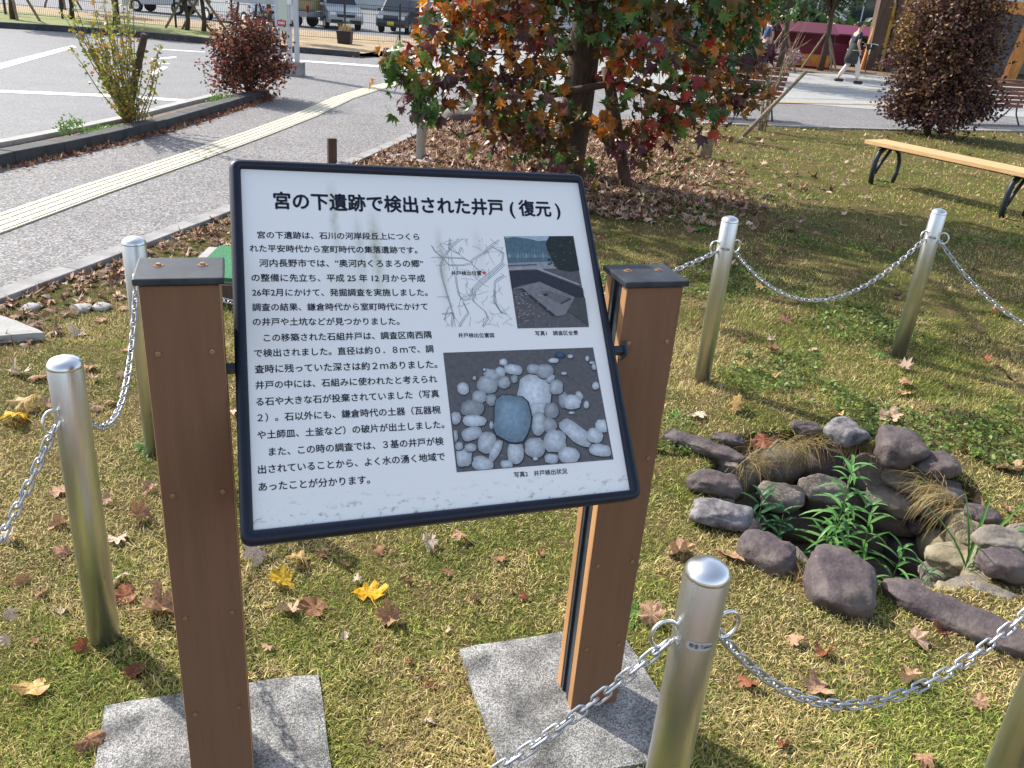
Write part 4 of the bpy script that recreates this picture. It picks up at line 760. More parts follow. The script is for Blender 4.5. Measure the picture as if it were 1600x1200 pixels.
grass('grass', 400000, 1.0, 4.4, 1.3, .024, .0021, True)
grass('grass', 330000, 3.6, 9, 1.4, .026, .0038, False)
grass('grass', 120000, 8, 18.5, 1.2, .036, .010, False)
# ground cover weeds (little round leaves)
def cover(n, label):
    u = RNG.random(n); y = 3.0+u**1.4*7; x = RNG.uniform(-.2, 1, n)*(.62*y+.2); f = fnoise(x, y, 1.5, 77)+.25*(fnoise(x, y, 7, 78)-.5); ok = on_lawn(x, y) & (f > .6) & (bare(x, y) < .75) & (x > .25); x, y = x[ok], y[ok]; n = len(x)
    V0 = np.array([(0, 0, 0), (.5, .3, .12), (1, 0, .05), (.5, -.3, .12)]); F0 = [(0, 2, 1), (0, 3, 2)]; C = np.array([.1, .15, .028])*RNG.uniform(.6, 1.7, (n, 1))*np.array([1, 1, 1])
    V, F, C = scatter(V0, F0, np.stack([x, y, zlawn(x, y)+RNG.uniform(.006, .03, n)], 1), RNG.uniform(.014, .032, n)*(.7+.08*y), randrot(n, .45), C); tag(bulk('ground_cover', V, F, C, bushcol), label, 'weeds')
cover(60000, 'low leafy green weeds spreading through the lawn beyond the well')
for i, (px, py, n, L, lb) in enumerate(((1370, 555, 40, .07, 'leafy green weed clump left of the farthest bollard foot'), (1060, 658, 36, .08, 'leafy weed clump touching the right sign post'), (985, 965, 40, .06, 'small green weed clump right of the right post base'), (235, 700, 60, .06, 'bright green grass clump left of the left sign post'), (1075, 1110, 18, .05, 'tiny weed beside the foot of the nearest bollard'), (1380, 284, 60, .12, 'green weeds under the near leg of the wooden bench'), (1095, 360, 50, .1, 'weed patch in the tree shade behind the sign'))):
    blades_plant(px, py, .0, n, L, lb, ((.08, .2, .03), (.13, .27, .05)), .012, 1.0, .7, 'weed_clump', 'weeds', .55)
# leaf litter
def litter(n, region, label, size=(.03, .07), cols=((.32, .19, .12), (.22, .11, .07), (.45, .31, .22), (.34, .21, .14), (.17, .08, .055), (.56, .41, .31)), wgt=lambda x, y: bare(x, y, 0)*np.clip((2.6-x)/.8+np.clip(y-12, 0, 1), .12, 1)):
    x = RNG.uniform(region[0], region[1], n); y = RNG.uniform(region[2], region[3], n); ok = (y < lawn_far(x)-.02) & (x > np.interp(y, KY, KX)) & (RNG.random(n) < wgt(x, y)**1.1); x, y = x[ok], y[ok]; n = len(x); sh = [leaf_shape(c, f, s_, .35) for c, f, s_ in ((.5, .3, 1), (-.6, .15, 2), (.9, -.3, 3))]; Vs, Fs, Cs, o_ = [], [], [], 0
    for k in range(3):
        i = np.arange(k, n, 3); V, F, C = scatter(sh[k][0], sh[k][1], np.stack([x[i], y[i], zlawn(x[i], y[i])+.016], 1), RNG.uniform(*size, len(i)), randrot(len(i), .28), np.array(cols)[RNG.integers(0, len(cols), len(i))]*RNG.uniform(.6, 1.3, (len(i), 1))); Vs.append(V); Fs.append(F+o_); Cs.append(C); o_ += len(V)
    tag(bulk('leaf_litter', np.concatenate(Vs), np.concatenate(Fs), np.concatenate(Cs), littercol), label, 'leaf litter')
litter(5200, (-2.7, -.6, 3.0, 8), 'fallen leaves and bark covering the soil beside the path kerb', (.022, .06))
litter(16000, (-2, 3.5, 7, 13.9), 'brown and red leaf litter covering the ground below the colourful tree', (.035, .085))
litter(520, (-1.5, 7, 3.5, 14), 'scattered brown leaves on the lawn around the tree', (.03, .09), wgt=lambda x, y: np.full_like(x, .6)*np.clip(1.3-np.hypot(x-1.2, y-8.5)/6, 0, 1))
litter(900, (3.5, 12, 12, 18), 'brown leaves below the purple leaved shrub', (.03, .08), wgt=lambda x, y: np.clip(1.1-np.abs(y-lawn_far(x)+.6)/1.2, 0, .8))
def edge_litter(line, n, w, label):
    L = [0]; pts = [Vector((*p, 0)) for p in line]; P = []
    for a, b in zip(pts, pts[1:]): L.append(L[-1]+(b-a).length)
    for i in range(n):
        s = random.random()*L[-1]; j = int(np.searchsorted(L, s))-1; j = max(0, min(j, len(pts)-2)); p = pts[j].lerp(pts[j+1], (s-L[j])/(L[j+1]-L[j])); P.append((p.x+abs(random.gauss(0, w)), p.y, .012))
    sh = leaf_shape(1.3, .3, 5); V, F, C = scatter(sh[0], sh[1], np.array(P), RNG.uniform(.02, .05, n), randrot(n, .5), np.array([(.3, .12, .07), (.2, .09, .05), (.42, .25, .15)])[RNG.integers(0, 3, n)]); tag(bulk('leaf_litter', V, F, C, littercol), label, 'leaf litter')
edge_litter([(-4.38, 6.9), (-4.17, 8.04), (-3.99, 9.52), (-3.93, 11.3), (-3.9, 13.3)], 520, .06, 'red brown leaves blown against the dark planter kerb')
edge_litter([(-10.6, 23.2), (-8.2, 22.8), (-4.3, 22.1)], 200, .1, 'dry leaves along the far kerb')
# ================================================================== THE COLOURFUL TREE
def Lf(cols, nm): return objrand(nm, cols, .38, .38, .5, 9)
LM = {'green': Lf([(.05, .12, .025), (.1, .2, .03), (.16, .24, .03), (.06, .13, .04)], 'tree_leaf_green'), 'orange': Lf([(.62, .2, .02), (.68, .3, .03), (.5, .13, .02), (.42, .24, .03)], 'tree_leaf_orange'),
      'red': Lf([(.33, .035, .015), (.42, .07, .02), (.22, .025, .02), (.4, .12, .02)], 'tree_leaf_red'), 'purple': Lf([(.1, .04, .05), (.15, .065, .07), (.09, .045, .05), (.2, .08, .05)], 'tree_leaf_purple'), 'brown': Lf([(.17, .08, .02), (.24, .12, .03), (.12, .08, .025), (.2, .1, .03)], 'tree_leaf_brown')}
LC = {'green': [(.05, .12, .025), (.12, .2, .03), (.08, .15, .04)], 'orange': [(.5, .16, .02), (.55, .24, .03), (.35, .15, .03)], 'red': [(.42, .04, .02), (.5, .09, .03), (.28, .03, .03)], 'purple': [(.12, .035, .05), (.17, .06, .07)], 'brown': [(.17, .08, .02), (.22, .13, .03), (.12, .08, .025)]}
LSH = [leaf_shape(c, f, s_, .14) for c, f, s_ in ((-.8, .35, 11), (-1.3, .1, 12), (.5, .5, 13), (-.7, -.35, 14))]
lmesh = {}
for k, m in LM.items():
    for i, (v, f) in enumerate(LSH):
        mb = MB(); mb.add(v.tolist(), f); mb.tube([(0, -.1, 0), (0, -.5, .02), (.02, -.85, .12)], .012, 3, cap=False); lmesh[k, i] = mb.mesh('leaf', m, True)
T0 = G(885, 272); TY = T0.y
tree = thing('maple_tree', 'sweetgum tree in red, orange and green autumn leaves leaning on stakes behind the sign', 'tree', (T0.x, T0.y, 0))
def TP(x, y, dy=0): return AT(x, y, TY+dy)-Vector((T0.x, T0.y, 0))
mb = MB(); pts = [TP(880, 285), TP(888, 240), TP(898, 190), TP(908, 120), TP(917, 50), TP(922, -20), TP(926, -120), TP(930, -260), TP(940, -400)]; pts[0].z = -.05
mb.tube(pts, [.2, .175, .165, .155, .15, .14, .12, .07, .03], 12); mb.build('trunk', bark, tree, True)
BRANCH = [((905, 150), (820, 130), (740, 120), (650, 135), (600, 120), -1.4), ((912, 90), (830, 50), (760, 20), (700, 30), (660, 60), -.9), ((900, 180), (840, 190), (780, 190), (720, 215), (700, 200), -1.1), ((915, 70), (990, 40), (1060, 60), (1130, 90), (1190, 110), -.5), ((908, 120), (970, 130), (1030, 150), (1080, 170), (1130, 160), -.8), ((920, 10), (860, -40), (780, -60), (700, -70), (640, -60), -1),
          ((922, 0), (1000, -40), (1080, -40), (1160, -10), (1220, 30), .3), ((902, 170), (930, 200), (960, 240), (970, 260), (975, 285), -.6), ((896, 200), (850, 225), (820, 245), (800, 250), (790, 240), -.6), ((924, -60), (920, -130), (860, -200), (800, -260), (760, -300), .2), ((926, -120), (990, -200), (1060, -250), (1120, -280), (1180, -260), 0), ((918, 40), (940, 0), (960, -60), (1000, -120), (1040, -180), .9)]
for b in BRANCH:
    mb = MB(); p = [TP(*q, b[-1]*(i/4)**.8) for i, q in enumerate(b[:-1])]; mb.tube(p, [.045, .032, .022, .014, .006], 6); o = mb.build('branch', bark, tree, True)
R_ = random.Random(21)
# clusters: photo place, radius, depth offset, leaf count, colours
CL = [((632, 115), 42, -1.5, 26, 'green green green purple orange'), ((660, 165), 36, -1.45, 20, 'green green green purple'), ((610, 95), 22, -1.5, 10, 'green green orange'), ((700, 130), 42, -1.3, 22, 'green purple brown orange'),
      ((680, 60), 45, -1.0, 30, 'orange orange green purple red'), ((740, 30), 50, -1.0, 42, 'red red orange orange green'), ((700, 20), 30, -.8, 16, 'orange red green'), ((800, 20), 50, -.9, 42, 'red orange red brown'), ((730, 90), 50, -1.0, 36, 'purple orange brown green'), ((790, 90), 55, -1.0, 44, 'purple brown orange purple orange'), ((760, 155), 50, -1.1, 40, 'orange purple brown green'),
      ((820, 150), 55, -.9, 44, 'brown green orange purple brown'), ((790, 210), 45, -.9, 34, 'green brown purple'), ((850, 190), 50, -.7, 36, 'brown green brown orange'), ((862, 100), 40, -.6, 30, 'green brown brown orange'), ((850, 40), 50, -.5, 40, 'brown orange green red'), ((840, 235), 38, -.6, 20, 'green purple brown'), ((862, 215), 30, -.6, 12, 'brown green brown'), ((925, 30), 30, -.5, 10, 'green brown'),
      ((890, 0), 40, -.4, 18, 'green brown green'), ((960, 30), 50, -.4, 40, 'brown green orange green'), ((1010, 30), 45, -.3, 34, 'brown orange green'), ((1060, 20), 50, -.2, 40, 'green brown orange green'), ((1120, 25), 50, 0, 40, 'green green brown orange'), ((1170, 30), 45, .1, 30, 'green green orange'), ((1210, 15), 35, .2, 16, 'green brown'),
      ((980, 90), 45, -.6, 30, 'orange orange brown red'), ((1030, 100), 45, -.6, 30, 'brown orange purple green'), ((1000, 150), 50, -.7, 24, 'orange brown green brown'), ((1060, 160), 48, -.7, 36, 'orange red green brown'), ((1110, 110), 45, -.5, 34, 'orange red green brown'), ((1100, 165), 40, -.5, 26, 'red green orange brown'), ((1150, 130), 45, -.4, 28, 'brown orange green brown'), ((1180, 100), 35, -.2, 14, 'brown purple orange'),
      ((1040, 195), 38, -.7, 26, 'red brown green purple'), ((1000, 205), 36, -.7, 16, 'brown red brown'), ((965, 230), 28, -.7, 8, 'brown purple red'), ((995, 245), 26, -.7, 8, 'purple brown'), ((940, 190), 26, -.7, 7, 'brown orange'), ((1150, 170), 30, -.3, 12, 'purple brown orange'), ((905, 262), 26, -.6, 6, 'green brown'), ((1120, 60), 40, 0, 24, 'green brown orange'), ((1080, 70), 40, 0, 20, 'green orange brown'),
      ((760, -60), 70, -.6, 70, 'red orange'), ((860, -60), 70, -.3, 70, 'orange green brown'), ((960, -60), 70, 0, 70, 'green brown'), ((1060, -60), 70, 0, 60, 'green brown'), ((1160, -50), 60, .2, 50, 'green'), ((800, -170), 90, 0, 80, 'red orange'), ((920, -180), 90, 0, 90, 'orange brown'), ((1040, -180), 90, .3, 90, 'green orange'), ((850, -300), 90, .3, 70, 'red'), ((980, -320), 100, .3, 80, 'orange'), ((1090, -290), 80, .5, 60, 'orange')]
CL += [((-2.2, -.6, 3.7), 70, 0, 60, 'orange red green'), ((-3.0, .3, 4.2), 80, 0, 70, 'red orange'), ((-1.6, .4, 4.4), 80, 0, 70, 'orange red'), ((-2.6, -1.2, 4.8), 80, 0, 60, 'red orange'), ((-3.6, -.4, 3.5), 60, 0, 50, 'green orange'), ((-1.0, -.9, 4.8), 80, 0, 60, 'orange'), ((-.2, .6, 5.2), 90, 0, 70, 'orange red'), ((-2.0, 1.4, 4.5), 80, 0, 60, 'orange'), ((.9, .2, 4.2), 70, 0, 50, 'orange green'), ((-4.1, .5, 4.3), 60, 0, 40, 'red orange')]  # unseen crown clusters added overhead to cast dappled shade on the mid lawn
for p1_ in ((-3.0, .2, 4.0), (-2.4, -1.0, 4.5), (-1.8, 1.2, 4.3), (-.5, .4, 5.2)):
    mb = MB(); e_ = Vector(p1_); mb.tube([TP(920, -80), TP(920, -80).lerp(e_, .5)+Vector((0, 0, .25)), e_, e_*1.12], [.05, .035, .018, .008], 6); mb.build('branch', bark, tree, True)
items = []
for (c, rad, dy, n, cols) in CL:
    cols = cols.split(); ctr = TP(*c, dy) if len(c) == 2 else Vector(c); w = rad*mpp(ctr+Vector((T0.x, T0.y, 0))) if len(c) == 2 else .75; hi = len(c) == 3 or c[1] < -30; nn = int(n*(1.25 if hi else 1.4))
    for i in range(nn):
        d = Vector((R_.gauss(0, .5), R_.gauss(0, .55), R_.gauss(0, .5))); p = ctr+d*w; s = R_.uniform(.08, .15)*(1.7 if hi else 1); col = R_.choice(cols)  # leaves out of view are enlarged to thicken the lawn shade
        # hanging leaf: tip down and out, face tilted to the light
        a = R_.gauss(-1.57, 1.0); tip = Vector((math.cos(a)*.6, math.sin(a)*.6, -R_.uniform(.25, 1.3))).normalized(); up = Vector((R_.gauss(-.2, .8), R_.gauss(.0, .8), 1)); up = (up-tip*up.dot(tip)).normalized(); R = Matrix((tip.cross(up)*1, tip, up)).transposed()
        items.append((p, s, R, col, R_.randrange(4), not hi))
items.sort(key=lambda t: (not t[5], (t[0]+Vector((T0.x, T0.y, -1.6))).length-t[1]*9))
for (p, s, R, col, k, _) in items[:300]:
    place('leaf', lmesh[col, k], tree, Matrix.Translation(p) @ R.to_4x4() @ Matrix.Scale(s, 4))
V, F, C, o_ = [], [], [], 0
for (p, s, R, col, k, _) in items[300:]:
    v, f = LSH[k]; V.append((v*s) @ np.array(R).T+np.array(p)); F.append(np.array(f)+o_); o_ += len(v); C.append(np.repeat([np.array(R_.choice(LC[col]))*R_.uniform(.7, 1.3)], len(v), 0))
bulk('foliage', np.concatenate(V), np.concatenate(F), np.concatenate(C), leafcol, tree)
# twigs inside the crown
mb = MB()
for (c, rad, dy, n, cols) in CL[:43]:
    ctr = TP(*c, dy); w = rad*mpp(ctr+Vector((T0.x, T0.y, 0)))
    for i in range(4): d = Vector((R_.gauss(0, 1), R_.gauss(0, .6), R_.gauss(0, .6))).normalized()*w*1.3; mb.tube([ctr-d*.6, ctr+Vector((0, 0, .02)), ctr+d*.7], [.006, .005, .003], 4)
o = mb.build('twigs', bark, tree); o['kind'] = 'stuff'
def pole(name, a, b, r, label, cat='stake', m=bark_lt, r2=None):
    mid = Vector((a.x, a.y, 0)); mb = MB(); mb.tube([a-mid, a.lerp(b, .5)-mid, b-mid], [r, r*.95, r2 or r*.9], 10); o = mb.build(name, m, None, True); o.location = mid; return tag(o, label, cat)
brown_stake = mat('stake_brown', (.085, .05, .035), .85, var=.3, scale=10, stretch=(3, 3, .5), bump=.6)
a = G(980, 300, -.03); b = AT(948, 104, TY-.35); pole('tree_stake', a, b, .06, 'thick brown stake leaning on the tree from the right, behind the sign corner', m=brown_stake)
a = G(838, 272, -.03); b = AT(862, 205, TY-.1); pole('tree_stake', a, b, .035, 'thin stake propping the tree trunk on its left', m=brown_stake)
pole('tree_stake', AT(850, 150, TY-.4), AT(968, 128, TY-.4), .035, 'short cross bar tied across the tree trunk', 'cross bar', m=brown_stake)
p = G(1101, 247); q = AT(1099, 205, p.y); pole('tree_stump', Vector((p.x, p.y, -.03)), Vector((p.x, p.y, q.z)), .085, 'short cut stump right of the colourful tree', 'stump', bark_lt)
# shrub beside the stump
def leaf_cloud(center, rad, n, size, cols, shape=None, seed=1, flat=.9, hollow=.25, lump=7):
    r = np.random.default_rng(seed); k = r.normal(0, 1, (lump, 3)); k /= np.linalg.norm(k, axis=1)[:, None]; kc = k*r.uniform(.35, .75, (lump, 1)); which = r.integers(0, lump, n); d = r.normal(0, 1, (n, 3)); d /= np.linalg.norm(d, axis=1)[:, None]; rr = r.uniform(hollow, 1, n)**.5
    P = (kc[which]+d*rr[:, None]*.48)*np.array(rad)+np.array(center); C = np.array(cols)[r.integers(0, len(cols), n)]*r.uniform(.6, 1.4, (n, 1)); V0 = shape if shape is not None else np.array([(0, 0, 0), (.5, .3, .1), (1, 0, 0), (.5, -.3, .1)])
    return scatter(V0, [(0, 2, 1), (0, 3, 2)], P, r.uniform(.7, 1.3, n)*size, randrot(n, 1.2, r), C)
def shrub(name, label, base, rad, h, n, size, cols, stems, m=bushcol, group=None, seed=1, cz=None, stem_r=.012, stem_m=bark, cat='shrub', lump=9, hollow=.1, spread=.8, lo=.0):
    t = thing(name, label, cat, (base.x, base.y, 0), group=group); r = random.Random(seed)
    mb = MB()
    for i in range(stems):
        a, q = r.uniform(0, 6.28), r.uniform(.2, 1)*spread; e = Vector((math.cos(a)*rad*q, math.sin(a)*rad*q, h*r.uniform(.6, .98))); mb.tube([(r.uniform(-.04, .04), r.uniform(-.04, .04), -.02), e*.35+Vector((0, 0, h*.08)), e*.7+Vector((0, 0, h*.04)), e], [stem_r, stem_r*.8, stem_r*.5, stem_r*.25], 5)
    mb.build('stems', stem_m, t, True); c = cz or h*.55; V, F, C = leaf_cloud((0, 0, c), (rad, rad, h-c if not lo else (h-lo)/2), n, size, cols, seed=seed, lump=lump, hollow=hollow); keep = V.reshape(-1, 4, 3)[:, :, 2].min(1) > .01
    V = V.reshape(-1, 4, 3)[keep].reshape(-1, 3); C = C.reshape(-1, 4, 3)[keep].reshape(-1, 3); k = len(V)//4; F = (np.array([(0, 2, 1), (0, 3, 2)])[None]+(np.arange(k)*4)[:, None, None]).reshape(-1, 3)
    bulk('foliage', V, F, C, m, t); return t
PURP = [(.085, .036, .03), (.12, .052, .04), (.055, .026, .028), (.17, .09, .055), (.1, .055, .05)]
shrub('sapling', 'green and red leaved sapling growing behind the stump', G(1112, 215), .28, .95, 420, .06, [(.1, .2, .04), (.16, .28, .06), (.45, .06, .03), (.08, .15, .05)], 6, seed=4)
b = G(1447, 212); t = shrub('purple_shrub', 'large dense purple leaved shrub in front of the slatted bench', b, .86, 2.9, 12000, .068, PURP+[(.22, .13, .04)], 26, seed=6, lump=34, cz=1.35, stem_r=.02, hollow=.0)
def shoots(t, c, rad, n, size, cols, seed):
    r = random.Random(seed); P = []; mb = MB()
    for i in range(n):
        a_ = r.uniform(0, 6.28); el = r.uniform(-.35, 1.3); d = Vector((math.cos(a_)*math.cos(el)*rad[0], math.sin(a_)*math.cos(el)*rad[1], math.sin(el)*rad[2])); e = Vector(c)+d*r.uniform(.95, 1.38); b0 = Vector(c)+d*.3; mb.tube([b0, e], [.006, .002], 3, cap=False)
        for j in range(34): f = r.uniform(.35, 1.02); P.append(b0.lerp(e, f)+Vector((r.gauss(0, .035), r.gauss(0, .035), r.gauss(0, .035))))
    P = [p for p in P if p.z > .03]; n = len(P); q = np.random.default_rng(seed); V, F, C = scatter(np.array([(0, 0, 0), (.5, .3, .1), (1, 0, 0), (.5, -.3, .1)]), [(0, 2, 1), (0, 3, 2)], np.array([p[:] for p in P]), q.uniform(.7, 1.3, n)*size, randrot(n, 1.2, q), np.array(cols)[q.integers(0, len(cols), n)]*q.uniform(.6, 1.5, (n, 1))); bulk('outer_foliage', V, F, C, bushcol, t); mb.build('twigs', bark, t)
shoots(t, (0, 0, 1.15), (.8, .8, 1.2), 130, .062, PURP+[(.2, .1, .05), (.16, .06, .05)], 3)
b2 = AT(1395, 60, b.y+.1); V, F, C = leaf_cloud((-.45, .1, 1.5), (.5, .5, .8), 1600, .055, [(.25, .2, .04), (.2, .12, .04), (.3, .16, .05)], seed=15, lump=8); bulk('yellowing_foliage', V, F, C, bushcol, t)
V, F, C = leaf_cloud((.0, .0, .55), (.98, .9, .5), 7500, .065, PURP, seed=16, lump=24, hollow=0.); ok = V.reshape(-1, 4, 3)[:, :, 2].min(1) > .02; V = V.reshape(-1, 4, 3)[ok].reshape(-1, 3); C = C.reshape(-1, 4, 3)[ok].reshape(-1, 3); F = F[:len(V)//2]; bulk('lower_foliage', V, F, C, bushcol, t)
b = G(392, 148, .05); shrub('red_shrub', 'round red and purple shrub at the end of the planter kerb', b, .62, 1.15, 5200, .055, PURP+[(.4, .12, .04), (.3, .07, .04)], 14, seed=8, lump=14, cz=.5, hollow=0.); shoots(bpy.data.objects['red_shrub'], (0, 0, .5), (.55, .55, .6), 60, .045, PURP+[(.4, .14, .05), (.3, .08, .05)], 5)
# yellow green shrub with whippy stems and a cut trunk
b = G(205, 196, .05); t = thing('whippy_shrub', 'yellow green shrub with long whippy stems and one sawn off trunk in the planter strip', 'shrub', (b.x, b.y, .05)); r = random.Random(5); V, F, C, o_ = [], [], [], 0
mb = MB(); lp = []
for i in range(46):
    a = r.uniform(0, 6.28); q = r.uniform(.1, .62); H = r.uniform(.75, 1.5)*(1 if q < .45 else .85); e = Vector((math.cos(a)*q-.1, math.sin(a)*q, H)); bs_ = Vector((r.gauss(0, .05), r.gauss(0, .04), -.05)); m1 = bs_.lerp(e, .5)+Vector((math.cos(a)*.05, 0, .0)); mb.tube([bs_, bs_.lerp(m1, .5), m1, m1.lerp(e, .55)+Vector((0, 0, .02)), e], [.007, .006, .005, .004, .002], 4)
    for j in range(44): f = r.uniform(.15, 1); p = (bs_.lerp(m1, f*2) if f < .5 else m1.lerp(e, f*2-1)); lp.append(p+Vector((r.gauss(0, .018), r.gauss(0, .018), 0)))
mb.build('stems', twig, t, True); n = len(lp); r9 = np.random.default_rng(9)
V, F, C = scatter(np.array([(0, 0, 0), (.5, .32, .1), (1, 0, 0), (.5, -.32, .1)]), [(0, 2, 1), (0, 3, 2)], np.array([p[:] for p in lp]), r9.uniform(.026, .06, n), randrot(n, 1.2, r9), np.array([(.35, .36, .04), (.22, .28, .04), (.5, .45, .06), (.14, .2, .04), (.5, .25, .04)])[r9.integers(0, 5, n)]*r9.uniform(.7, 1.3, (n, 1))); bulk('foliage', V, F, C, bushcol, t)
mb = MB(); p1 = G(196, 190, .05)-Vector((b.x, b.y, .05)); p2 = AT(226, 54, b.y)-Vector((b.x, b.y, .05)); mb.tube([(p1.x, p1.y, -.05), Vector((p1.x, p1.y, 0)).lerp(p2, .5), p2], [.05, .042, .036], 10); mb.build('cut_trunk', bark, t, True)
for (px, py, r_, h, n, lb) in ((112, 215, .16, .28, 260, 'small green weed growing in the planter strip near the left edge'), (150, 203, .3, .1, 420, 'low green weeds in the planter strip left of the whippy shrub'), (345, 158, .34, .14, 420, 'low green plants in the planter strip left of the red shrub')):
    shrub('weed', lb, G(px, py, .05), r_, h, n, .03, [(.14, .26, .05), (.2, .34, .08)], 3, seed=px, stem_r=.003, cat='weeds')
# bare twiggy shrub with a leaning pole
b = G(1190, 205); t = thing('bare_shrub', 'leafless shrub with thin pale twigs beside the leaning pole', 'shrub', (b.x, b.y, 0)); r = random.Random(12); mb = MB()
for i in range(17):
    a = r.uniform(0, 6.28); e = Vector((math.cos(a)*r.uniform(.1, .55)+.15, math.sin(a)*.4, r.uniform(.9, 1.9))); m1 = e*.5+Vector((-e.x*.2, 0, 0)); mb.tube([(r.gauss(0, .04), 0, -.02), m1, e], [.009, .006, .003], 4)
    for j in range(4): f = r.uniform(.4, .95); p = m1.lerp(e, f*2-1) if f > .5 else m1*f*2; mb.tube([p, p+Vector((r.uniform(-.2, .25), r.uniform(-.1, .1), r.uniform(.08, .3)))], [.004, .0015], 3)
mb.build('twigs', bark_lt, t)
a = G(1157, 217, -.02); b = AT(1258, 113, a.y+.9); pole('leaning_pole', a, b, .032, 'grey pole leaning to the right in front of the far path', 'pole', bark_lt)
# ================================================================== THINGS ON THE LAWN
p = G(519, 256); q = AT(519, 216, p.y); mb = MB(); mb.box((0, 0, q.z/2), (.085, .055, q.z)); o = mb.build('wooden_stake', brown_stake, None, bevel=.004); o.location = (p.x, p.y, 0); o.rotation_euler = (0, 0, .5); tag(o, 'short square brown stake beside the path kerb, above the sign', 'stake')
p = G(657, 249); h = AT(657, 60, p.y).z; t = thing('steel_pole', 'pale grey round pole standing at the edge of the path under the tree', 'pole', (p.x, p.y, 0)); mb = MB(); mb.lathe([(.05, -.03), (.05, h+.5)], 20); pole_paint = mat('pole_paint', (.42, .43, .44), .4, .2, var=.05); mb.build('shaft', pole_paint, t, True); mb = MB(); mb.box((-.1, 0, .0), (.5, .42, .02)); mb.build('concrete_pad', conc_lt, t)
# green mat on a concrete frame
greenm = mat('green_mat', (.015, .17, .06), .8, var=.35, scale=90, bump=.8, bscale=160)
c = G(372, 447, .0); a = math.radians(4); t = thing('ground_box', 'concrete box lid topped with a bright green mat behind the sign', 'utility box', (c.x, c.y, 0), a)
mb = MB(); mb.box((0, 0, .05), (.48, .62, .16)); mb.build('concrete_frame', conc_lt, t, bevel=.005); mb = MB(); mb.box((.04, -.02, .14), (.42, .6, .02)); mb.build('green_mat', greenm, t); mb = MB(); mb.box((.03, -.335, .07), (.42, .03, .1)); mb.build('front_board', brown_stake, t)
bq = [tuple(G(x, y, 0)[:2]) for x, y in ((-60, 505), (5, 506), (72, 533), (20, 562))]
slab('concrete_block', [bq[0], bq[1], bq[2], (bq[0][0]+.05, bq[3][1])], .05, 'pale low concrete block at the left edge of the lawn', conc_lt, 'concrete block')
for (px, py, w, lb) in ((50, 484, 26, 'flat pale stone left in the leaf litter, left one'), (128, 485, 30, 'flat pale stone in the leaf litter near the back left bollard'), (160, 483, 26, 'smaller flat grey stone just right of the pale one in the leaf litter')):
    p = G(px, py, .0); me = ico(px, 2, .15, .5); me.materials.append(conc_lt); o = place('flat_stone', me, None); k = mpp(p)*w/2; o.location = (p.x, p.y, .012); o.scale = (k, k*1.1, .018); tag(o, lb, 'stone')
for (px, py, w, lb) in ((735, 190, 90, 'large dark boulder at the tip of the lawn under the tree'), (690, 182, 40, 'smaller dark boulder left of the large one under the tree')):
    p = G(px, py, .0); me = ico(px, 3, .15, .4); me.materials.append(stone_dk); o = place('boulder', me, None); k = mpp(p)*w/2; o.location = (p.x, p.y, .05); o.scale = (k, k*.8, k*.4); tag(o, lb, 'boulder')
# wooden bench
def plank(mb, a, b, w, th, z):                 # plank whose middle line runs a->b
    d = (b-a).normalized(); n = Vector((-d.y, d.x, 0)); c = (a+b)/2; R = Matrix((d, n, Vector((0, 0, 1)))).transposed(); mb.box((c.x, c.y, z), ((b-a).length, w, th), R)
tanw = mat('bench_wood', (.52, .3, .12), .6, col2=(.66, .42, .2), scale=6, stretch=(1, 12, 12), bump=.2); irn = mat('cast_iron', (.035, .04, .05), .45, .5, var=.2)
l1, l2 = G(1362, 288), G(1566, 341); d = (l2-l1).normalized(); n_ = Vector((-d.y, d.x, 0)); n_ = n_ if n_.y > 0 else -n_
t = thing('wooden_bench', 'backless bench with light wooden seat and dark arched iron legs', 'bench', tuple(l1), math.atan2(d.y, d.x)); Ls = (l2-l1).length
sgn = 1 if (Matrix.Rotation(-math.atan2(d.y, d.x), 3, 'Z') @ n_).y > 0 else -1
for k in range(3):
    mb = MB(); mb.box(((Ls+.95)/2-.2, sgn*(.02+k*.118), .435), (Ls+.95+.0, .114, .042)); mb.build('seat_plank', tanw, t, bevel=.004)
for x in (0, Ls):
    mb = MB(); f = .6
    mb.tube([(x, sgn*-.02, -.01), (x, sgn*-.035, .12), (x, sgn*-.03, .25), (x, sgn*.0, .34), (x, sgn*.06, .39), (x, sgn*.13, .41)], .028, 8, .8)
    mb.tube([(x, sgn*.33, -.01), (x, sgn*.37, .12), (x, sgn*.37, .24), (x, sgn*.33, .33), (x, sgn*.25, .39), (x, sgn*.15, .405)], .022, 8, .8)
    mb.tube([(x, sgn*.0, .12), (x, sgn*.06, .22), (x, sgn*.12, .3), (x, sgn*.17, .37), (x, sgn*.22, .4)], .018, 8, .8); mb.box((x, sgn*.14, .408), (.05, .36, .012)); mb.build('leg', irn, t, True)
mb = MB(); mb.box((Ls/2, sgn*.14, .398), (Ls, .04, .03)); mb.build('rail', irn, t)
